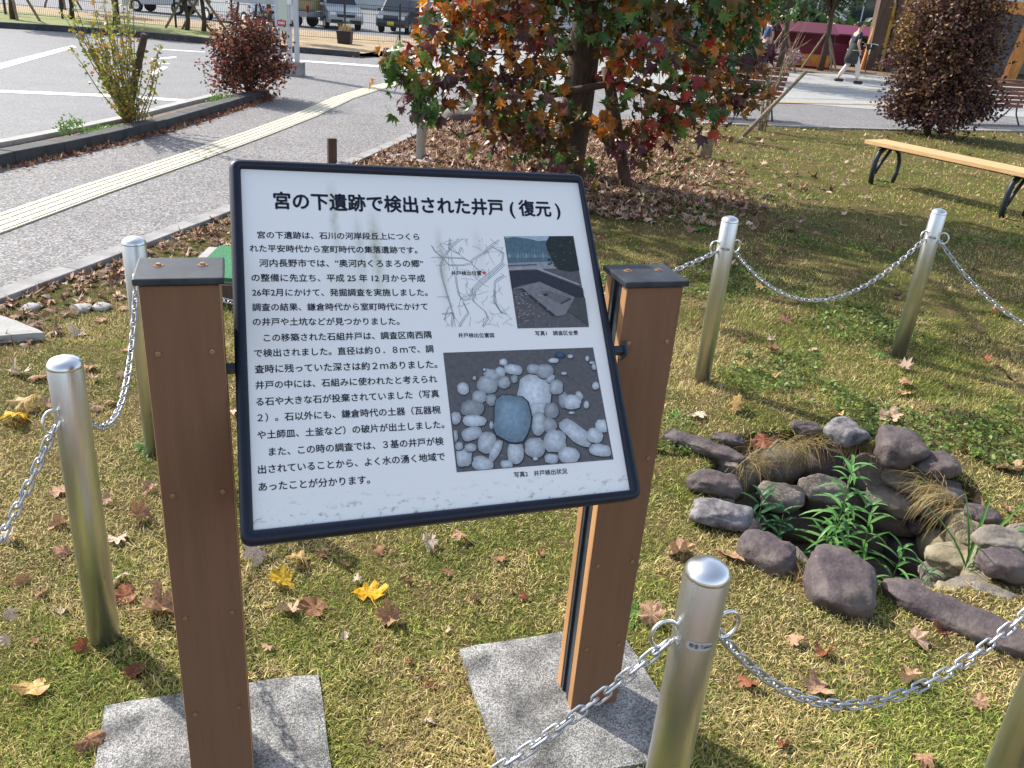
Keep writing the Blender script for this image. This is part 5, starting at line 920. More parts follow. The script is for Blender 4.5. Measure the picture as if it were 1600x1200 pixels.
# slatted park benches seen from the back
redw = mat('slat_wood', (.2, .055, .03), .5, var=.25, scale=8, stretch=(1, 10, 10))
def park_bench(x0, x1, Y, rz, label):
    t = thing('park_bench', label, 'bench', (x0, Y, 0), rz, 'slatted benches along the far path'); L_ = x1-x0
    for k in range(6):                            # back leans towards the camera (-y)
        z = .36+k*.082; y = -.02-k*.035; mb = MB(); mb.box((L_/2, y, z), (L_, .025, .062)); mb.build('back_slat', redw, t, bevel=.004)
    mb = MB(); mb.box((L_/2, -.235, .855), (L_, .08, .03)); mb.build('top_rail', redw, t, bevel=.006)
    for k in range(4): mb = MB(); mb.box((L_/2, .06+k*.1, .42), (L_, .085, .028)); mb.build('seat_slat', redw, t, bevel=.004)
    for x in (.12, L_-.12):
        mb = MB(); mb.tube([(x, -.16, -.01), (x, -.02, .2), (x, .02, .38), (x, -.05, .5), (x, -.2, .84)], .022, 8, .7); mb.tube([(x, .42, -.01), (x, .2, .22), (x, .1, .36), (x, .4, .4)], .022, 8, .7); mb.tube([(x, -.05, .45), (x, .1, .62), (x, .35, .63)], .018, 8, .7); mb.build('leg', irn, t, True)
    return t
p = G(1205, 190); park_bench(p.x-1.6, p.x+.15, p.y, math.radians(8), 'dark red slatted bench behind the bare shrub, seen from behind')
p = G(1580, 200); park_bench(p.x-1.35, p.x+.7, p.y, math.radians(24), 'dark red slatted bench behind the purple shrub at the right edge')
# ================================================================== BACKGROUND
# mesh fence
fm = mat('fence_black', (.02, .02, .022), .5)
FP = [(-30, 26.2), (-20, 26.3), (-11.4, 26.6), (-6.3, 27.0), (-3.2, 28.0), (1, 29.6), (6, 31.5)]
t = thing('mesh_fence', 'black wire mesh fence between the grass strip and the car park', 'fence'); pts = [Vector((*p, 0)) for p in FP]; L = [0]
for a_, b_ in zip(pts, pts[1:]): L.append(L[-1]+(b_-a_).length)
def fat(s): j = max(0, min(len(pts)-2, int(np.searchsorted(L, s))-1)); return pts[j].lerp(pts[j+1], (s-L[j])/(L[j+1]-L[j])), (pts[j+1]-pts[j]).normalized()
pm_ = MB(); pm_.box((0, 0, .6), (.05, .05, 1.2)); pme = pm_.mesh('post', fm); wm = MB(); s_ = 0
while s_ < L[-1]:
    p, d = fat(s_); place('post', pme, t, Matrix.Translation(p)); s_ += 1.62
n = int(L[-1]/.055)
for i in range(n):
    p, d = fat(i*.055); q = Vector((-d.y, d.x, 0)); k = .004; wm.add([p+d*k+Vector((0, 0, .12)), p-d*k+Vector((0, 0, .12)), p-d*k+Vector((0, 0, 1.12)), p+d*k+Vector((0, 0, 1.12))], [(0, 1, 2, 3)])
for z in (.14, .38, .62, .86, 1.1):
    for a_, b_ in zip(pts, pts[1:]): wm.add([a_+Vector((0, 0, z-.006)), b_+Vector((0, 0, z-.006)), b_+Vector((0, 0, z+.006)), a_+Vector((0, 0, z+.006))], [(0, 1, 2, 3)])
o = wm.build('wire_mesh', fm, t); o['kind'] = 'stuff'
# station pylon
p = G(459, 119); t = thing('sign_pylon', 'tall pale metal pylon on a concrete block with a small red plate', 'pylon', (p.x-.13, p.y+.15, 0), math.radians(-8)); alu = mat('pylon_metal', (.5, .52, .54), .4, .3, var=.05); palegreen = mat('pylon_panel', (.55, .6, .5), .4)
mb = MB(); mb.box((0, 0, .11), (.5, .36, .24)); mb.build('base_block', conc_mid, t, bevel=.01)
for x in (-.19, .03, .17): mb = MB(); mb.box((x, 0, 1.73), (.075, .07, 3.0)); mb.build('post', alu, t, bevel=.005)
mb = MB(); mb.box((-.065, -.02, 2.0), (.17, .04, 2.5)); mb.build('panel', palegreen, t); mb = MB(); mb.box((.1, -.01, 2.1), (.06, .03, 2.3)); mb.build('side_panel', mat('side_panel', (.62, .64, .66), .4), t)
mb = MB(); mb.box((-.09, -.045, .88), (.16, .012, .1)); rp = mb.build('red_plate', mat('plate_red', (.5, .02, .06), .5), t); mb = MB()
for k in range(5): mb.box((-.14+k*.025, -.053, .885), (.014, .003, .045))
mb.build('white_lettering', whitep, rp); mb = MB(); mb.box((.07, -.045, 1.25), (.08, .02, .1)); mb.build('small_notice', whitep, t); mb = MB(); mb.box((.09, -.045, .86), (.05, .02, .05)); mb.build('dark_box', black, t)
p = G(421, 84); t = thing('white_bollard', 'short pale bollard with a white band left of the pylon', 'bollard', (p.x, p.y, 0)); mb = MB(); mb.lathe([(.055, -.01), (.055, .62), (.05, .66), (.03, .68)], 16); mb.build('shaft', pole_paint, t, True); mb = MB(); mb.lathe([(.057, .5), (.057, .58)], 16); mb.build('reflective_band', whitep, t)
p = G(539, 71, .05); t = thing('planter_pot', 'black tapered planter pot with dry plants in front of the fence', 'planter', (p.x, p.y, .05)); mb = MB(); mb.box((0, 0, .19), (.4, .4, .38)); o = mb.build('pot', black, t, bevel=.01)
for v in o.data.vertices:
    if v.co.z < .1: v.co.x *= .85; v.co.y *= .85
mb = MB()
for i in range(90): a_ = random.uniform(0, 6.28); lance(mb, (random.uniform(-.15, .15), random.uniform(-.15, .15), .36), Vector((math.cos(a_)*.4, math.sin(a_)*.4, 1)).normalized(), Vector((.1, 0, 1)), random.uniform(.12, .3), .012, .5, random.choice(straw))
mb.build('dry_plants', blade_m, t)
# cars
def car(name, label, loc, rz, col, kind='kei', cat='car', paint=None, plate=(.75, .6, .05), group='vehicles in the car park'):
    Wd, Ln, Hh = {'kei': (1.48, 3.4, 1.55), 'van': (1.7, 4.4, 1.85), 'hatch': (1.66, 3.9, 1.5), 'truck': (1.48, 3.4, 1.85)}[kind]; hw = Wd/2
    t = thing(name, label, cat, loc, rz, group); pm = paint or mat('paint_'+kind, col, .28, .3, spec=.6)
    f = Ln/2; prof = {'kei': [(-f, .3), (-f, .95), (-f+.05, 1.0), (f-.95, 1.0), (f-.5, .93), (f-.08, .78), (f, .6), (f, .28)], 'van': [(-f, .3), (-f, 1.05), (f-1.0, 1.08), (f-.5, 1.0), (f-.08, .8), (f, .6), (f, .28)], 'hatch': [(-f, .3), (-f, .9), (-f+.1, .95), (f-1.1, .95), (f-.5, .85), (f-.1, .7), (f, .55), (f, .28)], 'truck': [(-f, .45), (-f, .7), (f-1.2, .7), (f-1.2, 1.0), (f-.1, .95), (f, .8), (f, .3)]}[kind]
    mb = MB(); mb.prism([(x, z) for x, z in prof], 'y', -hw, hw); b = mb.build('body', pm, t, bevel=.05)
    if kind == 'truck': x0, x1, x2, x3 = f-1.25, f-.05, f-.3, f-1.25; zb, zt = .98, Hh
    else: x0, x1 = -f+.03, {'kei': f-.75, 'van': f-.7, 'hatch': f-1.0}[kind]; x2, x3 = x1-.62, -f+.22; zb, zt = {'kei': .96, 'van': 1.02, 'hatch': .9}[kind], Hh
    tw = hw-.12; vs = [(x0, -hw+.01, zb), (x1, -hw+.01, zb), (x1, hw-.01, zb), (x0, hw-.01, zb), (x3, -tw, zt), (x2, -tw, zt), (x2, tw, zt), (x3, tw, zt)]
    mb = MB(); mb.add(vs, [(0, 3, 2, 1), (4, 5, 6, 7), (0, 1, 5, 4), (1, 2, 6, 5), (2, 3, 7, 6), (3, 0, 4, 7)]); mb.build('cabin', pm, t, bevel=.06)
    V_ = [Vector(v) for v in vs]
    def win(nm, idx, u0, u1, w0, w1, off):
        A, B, C_, D = [V_[i] for i in idx]; q = [A.lerp(B, u).lerp(D.lerp(C_, u), w) for u, w in ((u0, w0), (u1, w0), (u1, w1), (u0, w1))]; nn = (q[1]-q[0]).cross(q[3]-q[0]).normalized(); cen = sum(V_, Vector())/8
        if (q[0]-cen).dot(nn) < 0: nn = -nn
        mb = MB(); mb.add([p+nn*.012 for p in q]+[p-nn*.02 for p in q], [(0, 1, 2, 3), (7, 6, 5, 4), (0, 4, 5, 1), (1, 5, 6, 2), (2, 6, 7, 3), (3, 7, 4, 0)]); mb.build(nm, glass, t)
    win('windscreen', (1, 2, 6, 5), .07, .93, .1, .9, 0); win('rear_window', (0, 3, 7, 4), .1, .9, .2, .88, 0) if kind != 'truck' else None
    for idx in ((0, 1, 5, 4), (3, 2, 6, 7)):
        for u0, u1 in (((.05, .46), (.5, .93)) if kind != 'truck' else ((.12, .88),)): win('side_window', idx, u0, u1, .14, .86, 0)
    for sy in (-1, 1):
        for x in (-f+.62, f-.68):
            mb = MB(); mb.tube([(x, sy*(hw-.17), .29), (x, sy*(hw+.01), .29)], .29, 18); w = mb.build('wheel', rubber, t); mb = MB(); mb.tube([(x, sy*(hw+.0), .29), (x, sy*(hw+.02), .29)], .18, 12); mb.build('rim', steel_top, w)
        mb = MB(); mb.box((f-.06, sy*(hw-.22), .7), (.14, .3, .15)); mb.build('headlight', steel_top, t, bevel=.02); mb = MB(); mb.box((-f+.0, sy*(hw-.1), .8), (.06, .14, .3)); mb.build('tail_light', mat('tail_red', (.4, .01, .01), .3), t); mb = MB(); mb.box((x1-.15, sy*(hw+.09), zb+.05), (.1, .16, .12)); mb.build('mirror', pm, t, bevel=.02)
    mb = MB(); mb.box((f+.0, 0, .62), (.04, Wd*.5, .12)); mb.build('grille', black, t); mb = MB(); mb.box((f+.01, 0, .38), (.05, Wd*.85, .14)); mb.build('lower_grille', black, t); mb = MB(); mb.box((f+.03, 0, .45), (.02, .33, .165)); mb.build('number_plate', mat('plate', plate, .5), t)
    return t
ZL = -.37
def cl(px, py): g = G(px, py, ZL); return (g.x, g.y, ZL)
R90 = math.radians
c = cl(617, 53); car('parked_car', 'dark grey small car with a yellow number plate facing the fence', (c[0], c[1]+1.7, ZL), R90(-97), (.06, .07, .085), 'kei')
c = cl(550, 48); car('parked_car', 'silver minivan parked left of the dark grey car', (c[0]-1.3, c[1]+1.9, ZL), R90(-62), (.42, .44, .45), 'van', plate=(.7, .7, .7))
c = cl(676, 46); car('parked_car', 'pale green and white hatchback right of the dark grey car', (c[0], c[1], ZL), R90(-110), (.5, .62, .42), 'hatch', plate=(.7, .7, .7))
c = cl(350, 38); car('parked_van', 'white van behind the small bushy tree by the fence', (c[0]+.2, c[1]+1.9, ZL), R90(-40), (.62, .64, .66), 'van', 'van', plate=(.7, .7, .7))
c = cl(486, 44); t = car('parked_truck', 'small green delivery truck partly hidden by the pylon', (c[0]-1.6, c[1]+1.5, ZL), R90(160), (.5, .5, .5), 'truck', 'truck'); mb = MB(); mb.box((-.6, 0, 1.35), (2.15, 1.46, 1.25)); mb.build('cargo_box', mat('box_green', (.25, .36, .2), .5, col2=(.5, .3, .12), scale=1.1), t, bevel=.02)
c = cl(236, 21); t = car('parked_truck', 'small truck with a bright blue box behind the whippy shrub', (c[0], c[1]+1.5, ZL), R90(175), (.5, .5, .5), 'truck', 'truck'); mb = MB(); mb.box((-.6, 0, 1.35), (2.15, 1.46, 1.25)); mb.build('cargo_box', mat('box_blue', (.03, .22, .55), .45, col2=(.06, .35, .62), scale=1.5), t, bevel=.02)
for px, py, rz, col, k, lb in ((440, 12, -80, (.5, .51, .52), 'van', 'silver van in the far row behind the pylon'), (575, 8, -95, (.1, .1, .11), 'van', 'black van in the far row behind the silver minivan'), (700, 12, -85, (.6, .6, .6), 'hatch', 'white hatchback in the far row above the orange leaves'), (395, 10, -85, (.3, .04, .05), 'kei', 'dark red small car in the far row, left of the pylon')):
    c = cl(px, py); car('parked_car', lb, (c[0], c[1], ZL), R90(rz), col, k, plate=(.7, .7, .7))
# A-frame barriers
for px, lb in ((392, 'black folding sawhorse behind the fence, left one'), (420, 'black folding sawhorse just left of the pylon')):
    c = G(px, 66, .1); t = thing('sawhorse', lb, 'sawhorse', tuple(c), .1)
    for s1 in (-1, 1):
        for s2 in (-1, 1): mb = MB(); mb.tube([(s1*.45, s2*.28, 0), (s1*.25, 0, .95)], .025, 6); mb.build('leg', fm, t)
    mb = MB(); mb.box((0, 0, .95), (.7, .06, .1)); mb.build('beam', pole_paint, t)
# far trees
GRN = [(.035, .075, .025), (.05, .1, .03), (.07, .13, .04), (.025, .055, .022), (.09, .14, .05)]
def far_tree(px, py, z, Hc, rad, trunk_h, label, n=2600, size=.13, cols=GRN, seed=1, stakes=2, ground=None, tr=.08, rz_=None, name='broadleaf_tree'):
    b = G(px, py, z); t = thing(name, label, 'tree', tuple(b), group='trees beyond the road and plaza'); mb = MB(); mb.tube([(0, 0, -.05), (.05, 0, trunk_h*.6), (0, .03, trunk_h+.3), (.05, 0, Hc)], [tr, tr*.8, tr*.7, tr*.3], 8); mb.build('trunk', bark, t, True)
    r = random.Random(seed); mb = MB()
    for i in range(7): a_ = r.uniform(0, 6.28); mb.tube([(0, 0, trunk_h+r.uniform(0, .6)), (math.cos(a_)*rad*.4, math.sin(a_)*rad*.4, Hc*.65), (math.cos(a_)*rad*.8, math.sin(a_)*rad*.8, Hc*.8)], [tr*.4, tr*.25, .01], 5)
    mb.build('limbs', bark, t, True); V, F, C = leaf_cloud((0, 0, (Hc+trunk_h)/2+.1), (rad, rad, (Hc-trunk_h)/2), n, size, cols, seed=seed, lump=14, hollow=.2); bulk('crown', V, F, C, bushcol, t)
    for i in range(stakes): a_ = i*2.4+.4; mb = MB(); mb.tube([(math.cos(a_)*.7, math.sin(a_)*.4, 0), (0, 0, min(1.4, trunk_h+.5))], .035, 6); mb.build('support_stake', bark_lt, t)
    return t
far_tree(112, 30, .1, 3.2, 1.1, .62, 'small dark green tree above the far kerb near the top left', seed=2, stakes=0)
far_tree(292, 47, .1, 2.6, .82, .42, 'round dark bushy tree left of the white van', seed=3, stakes=2, n=3000, size=.1)
far_tree(318, 49, .1, 2.5, .6, .5, 'slimmer bushy tree right beside the round dark one', seed=33, stakes=2, n=1800, size=.1)
far_tree(180, 42, .1, 2.6, .9, .7, 'dark purplish green tree behind the whippy shrub', seed=4, cols=GRN+PURP, stakes=0)
far_tree(20, 30, .1, 3.5, 1.1, 1.3, 'staked tree at the top left corner', seed=5, stakes=3)
far_tree(96, 14, .1, 3.8, 1.1, 1.5, 'staked tree farther back near the top left', seed=55, stakes=3)
far_tree(420, 60, .1, 3.0, .6, 1.0, 'thin dark tree behind the sawhorse', seed=56, n=1500, stakes=0)
far_tree(1281, 111, 0, 5.6, 2.1, 1.55, 'wide dark green tree above the red stalls', n=6000, seed=6, stakes=3, tr=.13, size=.15)
far_tree(1215, 112, 0, 6.0, 1.7, 1.5, 'dark green tree left of the wide one, behind the bare shrub', n=4500, seed=7, stakes=2, tr=.12, size=.15)
far_tree(1105, 115, 0, 6, 1.9, 1.7, 'olive green tree behind the colourful tree', n=4500, seed=8, stakes=2, tr=.12, size=.15, cols=GRN+[(.2, .2, .05)])
far_tree(1000, 105, 0, 6.5, 1.9, 2.6, 'green tree far behind the middle of the colourful tree', n=3500, seed=9, stakes=2, tr=.12, size=.15)
far_tree(700, 40, -.37, 5.5, 1.5, 2.6, 'green tree in the car park behind the orange leaves', n=2600, seed=10, stakes=0)
far_tree(1400, 108, 0, 6.5, 1.9, 2.6, 'dark tree above the big timber props', n=4500, seed=11, stakes=0, tr=.12, size=.15)
sheet('tree_shade_strip', [tuple(G(x, y, 0)[:2]) for x, y in ((1150, 116), (1230, 113), (1345, 117), (1480, 124), (1620, 135), (1620, 118), (1480, 108), (1345, 103), (1230, 100), (1150, 104))], soil, .016)  # dark soil-coloured sheet standing in for the shade under the trees
a_, b_ = G(1190, 161), G(1372, 165); d_ = (b_-a_).normalized(); n_ = Vector((-d_.y, d_.x, 0)); e_ = a_+d_*16; a_ = a_-d_*3
sheet('drain_strip', [tuple(p[:2]) for p in (a_, e_, e_+n_*.22, a_+n_*.22)], fs_, .014)
for k_ in (.9, 2.6): sheet('paving_joint', [tuple((p+n_*k_)[:2]) for p in (a_, e_, e_+n_*.03, a_+n_*.03)], conc_dk, .012)
# low flower beds and hedge behind the plaza
for px, py, rad, cols, lb in ((1232, 110, .55, [(.5, .2, .3), (.6, .4, .5), (.1, .2, .06)], 'pink flowering bush in front of the red stalls'), (1175, 112, .6, GRN, 'low green bush left of the pink one'), (1060, 108, .8, GRN, 'low hedge bush seen under the colourful tree'), (960, 100, .8, GRN, 'low hedge bush right of the tree trunk'), (870, 95, .8, GRN, 'low hedge bush left of the tree trunk')):
    shrub('flower_bush', lb, G(px, py, 0), rad, .8, 1100, .09, cols, 6, seed=px)
# stalls, banners
def stall(px, py, w, h, d, wall, roof, label, rz=0, banner=None):
    b = G(px, py, 0); t = thing('market_stall', label, 'stall', tuple(b), rz, 'stalls beyond the plaza'); wm_ = mat('stall_cloth', wall, .8, var=.15, scale=3); rm = mat('stall_roof', roof, .7)
    for x in (-w/2, w/2):
        for y in (0, d): mb = MB(); mb.box((x, y, h/2), (.05, .05, h)); mb.build('post', fm, t)
    mb = MB(); mb.prism([(-.15, h), (d/2, h+.35), (d+.15, h), (d+.15, h-.05), (d/2, h+.3), (-.15, h-.05)], 'x', -w/2-.1, w/2+.1); mb.build('roof', rm, t); mb = MB(); mb.box((0, d, h/2), (w, .03, h-.1)); mb.build('back_cloth', wm_, t); mb = MB(); mb.box((0, .05, .42), (w*.94, .5, .84)); mb.build('counter', wm_, t)
    if banner: mb = MB(); mb.box((0, -.24, .3), (w*.9, .02, .42)); mb.build('banner', mat('banner', banner, .7, col2=(.6, .1, .03), scale=4), t)
stall(1255, 106, 1.9, 1.25, 1.5, (.14, .015, .025), (.12, .02, .04), 'low red stall with a yellow and orange banner, left of the magenta one', banner=(.5, .3, .03))
stall(1318, 103, 1.9, 1.25, 1.2, (.13, .012, .035), (.2, .04, .1), 'magenta roofed stall behind the walking person')
stall(905, 80, 4, 1.9, 2, (.5, .55, .6), (.75, .76, .78), 'white tent roof seen through the leaves right of the trunk'); stall(1040, 85, 4, 1.9, 2, (.4, .5, .55), (.72, .75, .78), 'white tent farther right behind the colourful tree'); stall(790, 62, 4, 1.8, 2, (.3, .4, .4), (.7, .72, .75), 'white tent left of the tree trunk')
# bicycles
def bicycle(loc, rz, col, label):
    t = thing('bicycle', label, 'bicycle', loc, rz, 'parked bicycles'); m = mat('bike_paint', col, .4, .3)
    for x in (-.5, .5):
        mb = MB(); mb.tube([(x+.31*math.cos(a_), 0, .33+.31*math.sin(a_)) for a_ in [i*math.pi/9 for i in range(18)]], .018, 5, closed=True); w = mb.build('wheel', rubber, t)
        mb = MB()
        for k in range(6): a_ = k*math.pi/6; mb.tube([(x-.3*math.cos(a_), 0, .33-.3*math.sin(a_)), (x+.3*math.cos(a_), 0, .33+.3*math.sin(a_))], .003, 3)
        mb.build('spokes', steel_top, w)
    mb = MB(); J = {'r': (-.5, 0, .33), 'b': (-.05, 0, .3), 's': (-.2, 0, .78), 'h': (.36, 0, .82), 'f': (.5, 0, .33)}
    for a_, b_ in ('rb', 'rs', 'bs', 'bh', 'hf'): mb.tube([J[a_], J[b_]], .018, 6)
    mb.build('frame', m, t); mb = MB(); mb.box((-.22, 0, .86), (.24, .13, .06)); mb.build('saddle', black, t, bevel=.02); mb = MB(); mb.tube([(.25, -.25, .98), (.36, -.1, 1.0), (.36, .1, 1.0), (.25, .25, .98)], .014, 6); mb.tube([(.36, 0, .8), (.36, 0, 1.0)], .014, 6); mb.build('handlebar', steel_top, t); mb = MB(); mb.box((.58, 0, .88), (.26, .3, .2), taper=1.15); mb.build('basket', fm, t)
for i, (px, py, col, lb) in enumerate(((1352, 112, (.3, .32, .35), 'silver bicycle just right of the walking person'), (1368, 111, (.05, .08, .25), 'blue bicycle, second right of the walking person'), (1384, 110, (.25, .05, .15), 'maroon bicycle beside the purple shrub'), (1340, 106, (.1, .1, .1), 'black bicycle behind the walking person'), (1478, 110, (.5, .5, .52), 'silver bicycle behind the purple shrub, right part'), (1196, 104, (.12, .12, .13), 'dark bicycle behind the bare shrub'), (1520, 112, (.1, .12, .2), 'dark bicycle near the orange column'))):
    bicycle(tuple(G(px, py, 0)), R90(70+i*13), col, lb)
# buildings
wallp = mat('pale_wall', (.5, .51, .52), .7, var=.06, scale=.6); darkroof = mat('dark_roof', (.06, .055, .06), .7); timber = mat('timber_dark', (.09, .05, .03), .8, var=.3, scale=3, stretch=(3, 3, .5)); timber_o = mat('timber_orange', (.5, .2, .04), .6, var=.3, scale=4, stretch=(3, 3, .5)); ylw = mat('timber_yellow', (.6, .36, .07), .6, var=.15)
def building(name, x0, x1, Y, d, h, floors, label, wm_=wallp, z0=0, nwin=8, roof_over=.5):
    t = thing(name, label, 'building', ((x0+x1)/2, Y, z0)); w = x1-x0; mb = MB(); mb.box((0, d/2, h/2), (w, d, h)); wl = mb.build('wall', wm_, t); mb = MB(); mb.box((0, d/2, h+.15), (w+2*roof_over, d+2*roof_over, .3)); mb.build('roof', darkroof, t)
    fh = h/floors
    for f_ in range(floors):
        for i in range(nwin):
            cx = -w/2+(i+.5)*w/nwin; mb = MB(); mb.box((cx, -.02, fh*(f_+.55)), (w/nwin*.62, .08, fh*.5)); fr = mb.build('window', alu, t); mb = MB()
            for s1 in (-1, 1): mb.box((cx+s1*w/nwin*.15, -.063, fh*(f_+.55)), (w/nwin*.27, .02, fh*.44))
            mb.build('pane', glass, fr)
    return t
building('station_building', 17, 60, 64, 14, 9, 2, 'long pale building beyond the car park on the right', nwin=14)
building('shop_building', -6, 14, 78, 12, 8, 2, 'pale building far behind the colourful tree', nwin=9, z0=-.37)
building('town_building', -60, -12, 92, 12, 9, 3, 'pale building behind the car park on the left', nwin=16, z0=-.37)
# timber hall on the right: leaning columns, beams, roof
hx = 19.5; t = thing('timber_hall', 'open timber hall with leaning brown and orange columns at the right', 'building', (hx, 37, 0))
def loc(px, py, Y): p = AT(px, py, Y); return p-Vector((hx, 37, 0))
for a_, b_, r_, m in (((1358, 112), (1392, -40), .34, timber), ((1388, 112), (1420, -40), .34, timber), ((1345, 112), (1375, 20), .1, timber_o), ((1377, 90), (1399, 5), .1, ylw), ((1572, 132), (1615, 30), .28, timber_o), ((1600, 140), (1640, 30), .12, wallp), ((1455, 118), (1455, -40), .2, timber_o), ((1510, 120), (1512, -40), .22, timber)):
    q0 = loc(*a_, 37); q0.z = -.1; mb = MB(); mb.tube([q0, loc(*b_, 37)], r_, 4 if m is timber else 8); mb.build('column', m, t)
mb = MB(); a_ = loc(1530, 8, 36.5); mb.box((a_.x+3, a_.y, a_.z), (9, .3, .45)); mb.build('beam', timber_o, t); mb = MB(); mb.box((6, 5, 4.2), (22, 12, .4)); mb.build('roof', darkroof, t); mb = MB(); mb.box((7, 9, 1.5), (20, .3, 3)); mb.build('back_wall', mat('hall_wall', (.12, .12, .13), .7, col2=(.3, .3, .32), scale=1.5), t); mb = MB(); mb.box((9.2, -.4, 2.6), (4, .8, .2)); mb.build('awning', mat('awning_magenta', (.4, .02, .1), .6), t)
# distant planting that closes the horizon
def far_wood(x0, x1, Y, h, n, seed, label):
    r = np.random.default_rng(seed); xs_ = r.uniform(x0, x1, n); c_ = vnoise(xs_, xs_*0, .25, seed); z = r.uniform(0, 1, n)**.8*h*(.6+.5*c_); P = np.stack([xs_, Y+r.uniform(-2, 2, n), z-.4], 1); V, F, C = scatter(np.array([(0, 0, 0), (.5, .3, .1), (1, 0, 0), (.5, -.3, .1)]), [(0, 2, 1), (0, 3, 2)], P, r.uniform(.4, .8, n), randrot(n, 1.2, r), np.array(GRN)[r.integers(0, 5, n)]*r.uniform(.6, 1.3, (n, 1))); tag(bulk('far_woodland', V, F, C, bushcol), label, 'woodland')
far_wood(-90, 100, 112, 14, 22000, 3, 'distant dark woodland behind the buildings'); far_wood(6, 34, 52, 3.2, 9000, 4, 'clipped hedge row in front of the long pale building'); far_wood(-8, 8, 60, 3, 5000, 5, 'hedge row behind the white tents')
# ================================================================== PEOPLE
skin = mat('skin', (.5, .3, .2), .6); hair_m = mat('hair', (.05, .02, .02), .5); navy = mat('navy_cloth', (.015, .02, .05), .9); char = mat('charcoal_cloth', (.035, .04, .036), .9); trous = mat('pale_trousers', (.6, .55, .5), .85)
def skinned(name, verts, edges, m, parent, root=0, sub=2):
    me = bpy.data.meshes.new(name); me.from_pydata([v[:3] for v in verts], edges, []); o = bpy.data.objects.new(name, me); COL.objects.link(o); md = o.modifiers.new('s', 'SKIN'); md.use_smooth_shade = True
    for i, v in enumerate(verts): sv = me.skin_vertices[0].data[i]; sv.radius = (v[3], v[4] if len(v) > 4 else v[3]); sv.use_root = (i == root)
    o.modifiers.new('u', 'SUBSURF').levels = sub; dg = bpy.context.evaluated_depsgraph_get(); dg.update(); m2 = bpy.data.meshes.new_from_object(o.evaluated_get(dg)); bpy.data.objects.remove(o); m2.materials.clear(); m2.materials.append(m); return place(name, m2, parent)
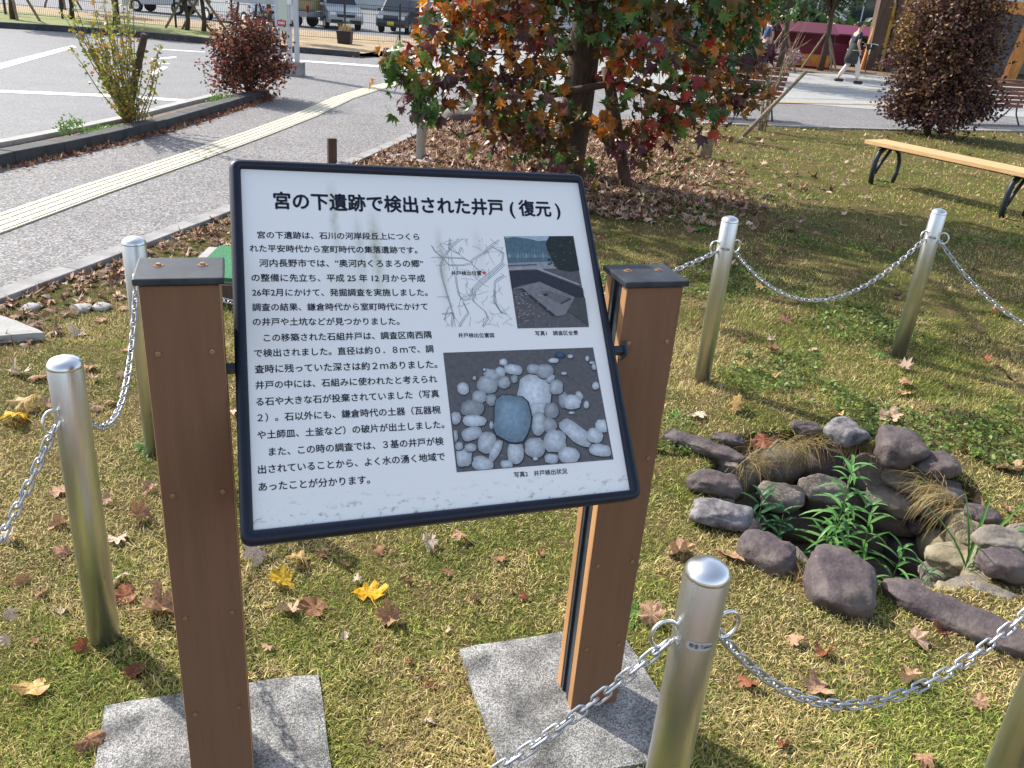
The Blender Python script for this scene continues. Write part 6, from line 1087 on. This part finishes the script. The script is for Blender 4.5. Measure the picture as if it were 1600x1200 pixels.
def person(loc, rz, label, top=navy, low=trous, apron=char, H=1.68, stride=.22, sit=False, hairc=hair_m, group=None):
    """faces +x; pelvis at .9"""
    t = thing('person', label, 'person', loc, rz, group=group); k = H/1.68; s = stride
    B = [(0, 0, .9, .13, .11), (0, 0, 1.08, .12, .1), (.0, 0, 1.3, .15, .1), (.02, 0, 1.42, .06, .06), (.035, 0, 1.5, .055, .055), (.05, 0, 1.6, .09, .08),
         (0, -.09, .86, .085, .085), (s*.75, -.1, .48, .06, .06), (s*1.0, -.1, .08, .042, .042), (s*1.0+.13, -.1, .04, .04, .03), (0, .09, .86, .085, .085), (-s*.3, .1, .5, .06, .06), (-s*1.3, .1, .14, .042, .042), (-s*1.3+.12, .1, .05, .04, .03),
         (0, -.19, 1.38, .05, .05), (-.04, -.23, 1.1, .038, .038), (.08, -.21, .86, .03, .03), (.11, -.2, .79, .028, .035), (0, .19, 1.38, .05, .05), (-.06, .23, 1.1, .038, .038), (.0, .23, .86, .03, .03), (.03, .22, .79, .028, .035)]
    E_ = [(0, 1), (1, 2), (2, 3), (3, 4), (4, 5), (0, 6), (6, 7), (7, 8), (8, 9), (0, 10), (10, 11), (11, 12), (12, 13), (2, 14), (14, 15), (15, 16), (16, 17), (2, 18), (18, 19), (19, 20), (20, 21)]
    sc = lambda v: tuple(x*k for x in v); skinned('body', [sc(v) for v in B], E_, skin, t)
    g = .018; S_ = [(0, 0, .93, .14+g, .13), (0, 0, 1.1, .13+g, .12), (0, 0, 1.3, .155+g, .11+g), (.01, 0, 1.41, .075, .075), (0, -.19, 1.38, .06, .06), (-.04, -.215, 1.2, .055, .055), (0, .19, 1.38, .06, .06), (-.05, .215, 1.2, .055, .055)]
    skinned('shirt', [sc(v) for v in S_], [(0, 1), (1, 2), (2, 3), (2, 4), (4, 5), (2, 6), (6, 7)], top, t)
    T_ = [(0, 0, .92, .14, .14), (0, -.09, .84, .1, .1), (s*.75, -.1, .48, .075, .075), (s*.98, -.1, .14, .06, .06), (0, .09, .84, .1, .1), (-s*.3, .1, .5, .075, .075), (-s*1.2, .1, .2, .06, .06)]
    skinned('trousers', [sc(v) for v in T_], [(0, 1), (1, 2), (2, 3), (0, 4), (4, 5), (5, 6)], low, t)
    for (x, y, z) in ((s*1.0, -.1, .05), (-s*1.3, .1, .07)): mb = MB(); mb.box((x*k+.05, y*k, z*k), (.27, .1, .09)); mb.build('shoe', black, t, bevel=.03)
    if apron: mb = MB(); mb.tube([(-.03, 0, .62*k), (-.02, 0, .8*k), (0, 0, 1.1*k)], [.25*k, .23*k, .165*k], 16, .85); mb.build('apron', apron, t, True); mb = MB(); mb.tube([(-.03, 0, .55*k), (-.03, 0, .64*k)], [.22*k, .235*k], 14, .85); mb.build('shorts', black, t)
    skinned('hair', [sc(v) for v in [(.02, 0, 1.63, .105, .1), (-.04, 0, 1.6, .085, .085), (-.1, 0, 1.68, .05, .05)]], [(0, 1), (1, 2)], hairc, t)
    mb = MB(); mb.box((.145*k, 0, 1.585*k), (.03, .02, .03)); mb.build('nose', skin, t, bevel=.008)
    for sy in (-1, 1): mb = MB(); mb.box((.128*k, sy*.032, 1.61*k), (.012, .02, .01)); mb.build('eye', black, t); mb = MB(); mb.box((.05*k, sy*.088*k, 1.6*k), (.03, .018, .05)); mb.build('ear', skin, t, bevel=.006)
    mb = MB(); mb.box((.128*k, 0, 1.55*k), (.012, .045, .008)); mb.build('mouth', mat('lips', (.35, .1, .08)), t); return t
person(tuple(G(1324, 130, .01)), R90(8), 'person walking right in navy top, dark apron and pale trousers with hair tied up', H=1.7)
grey_c = mat('grey_cloth', (.3, .3, .32), .9); blue_c = mat('blue_cloth', (.05, .08, .2), .9)
person(tuple(G(1168, 112, 0)), R90(60), 'person in grey behind the bare shrub, left one', top=grey_c, low=navy, apron=None, stride=.05); person(tuple(G(1190, 108, 0)), R90(200), 'person in blue top and pale trousers behind the bare shrub', top=blue_c, low=grey_c, apron=None, stride=.08)
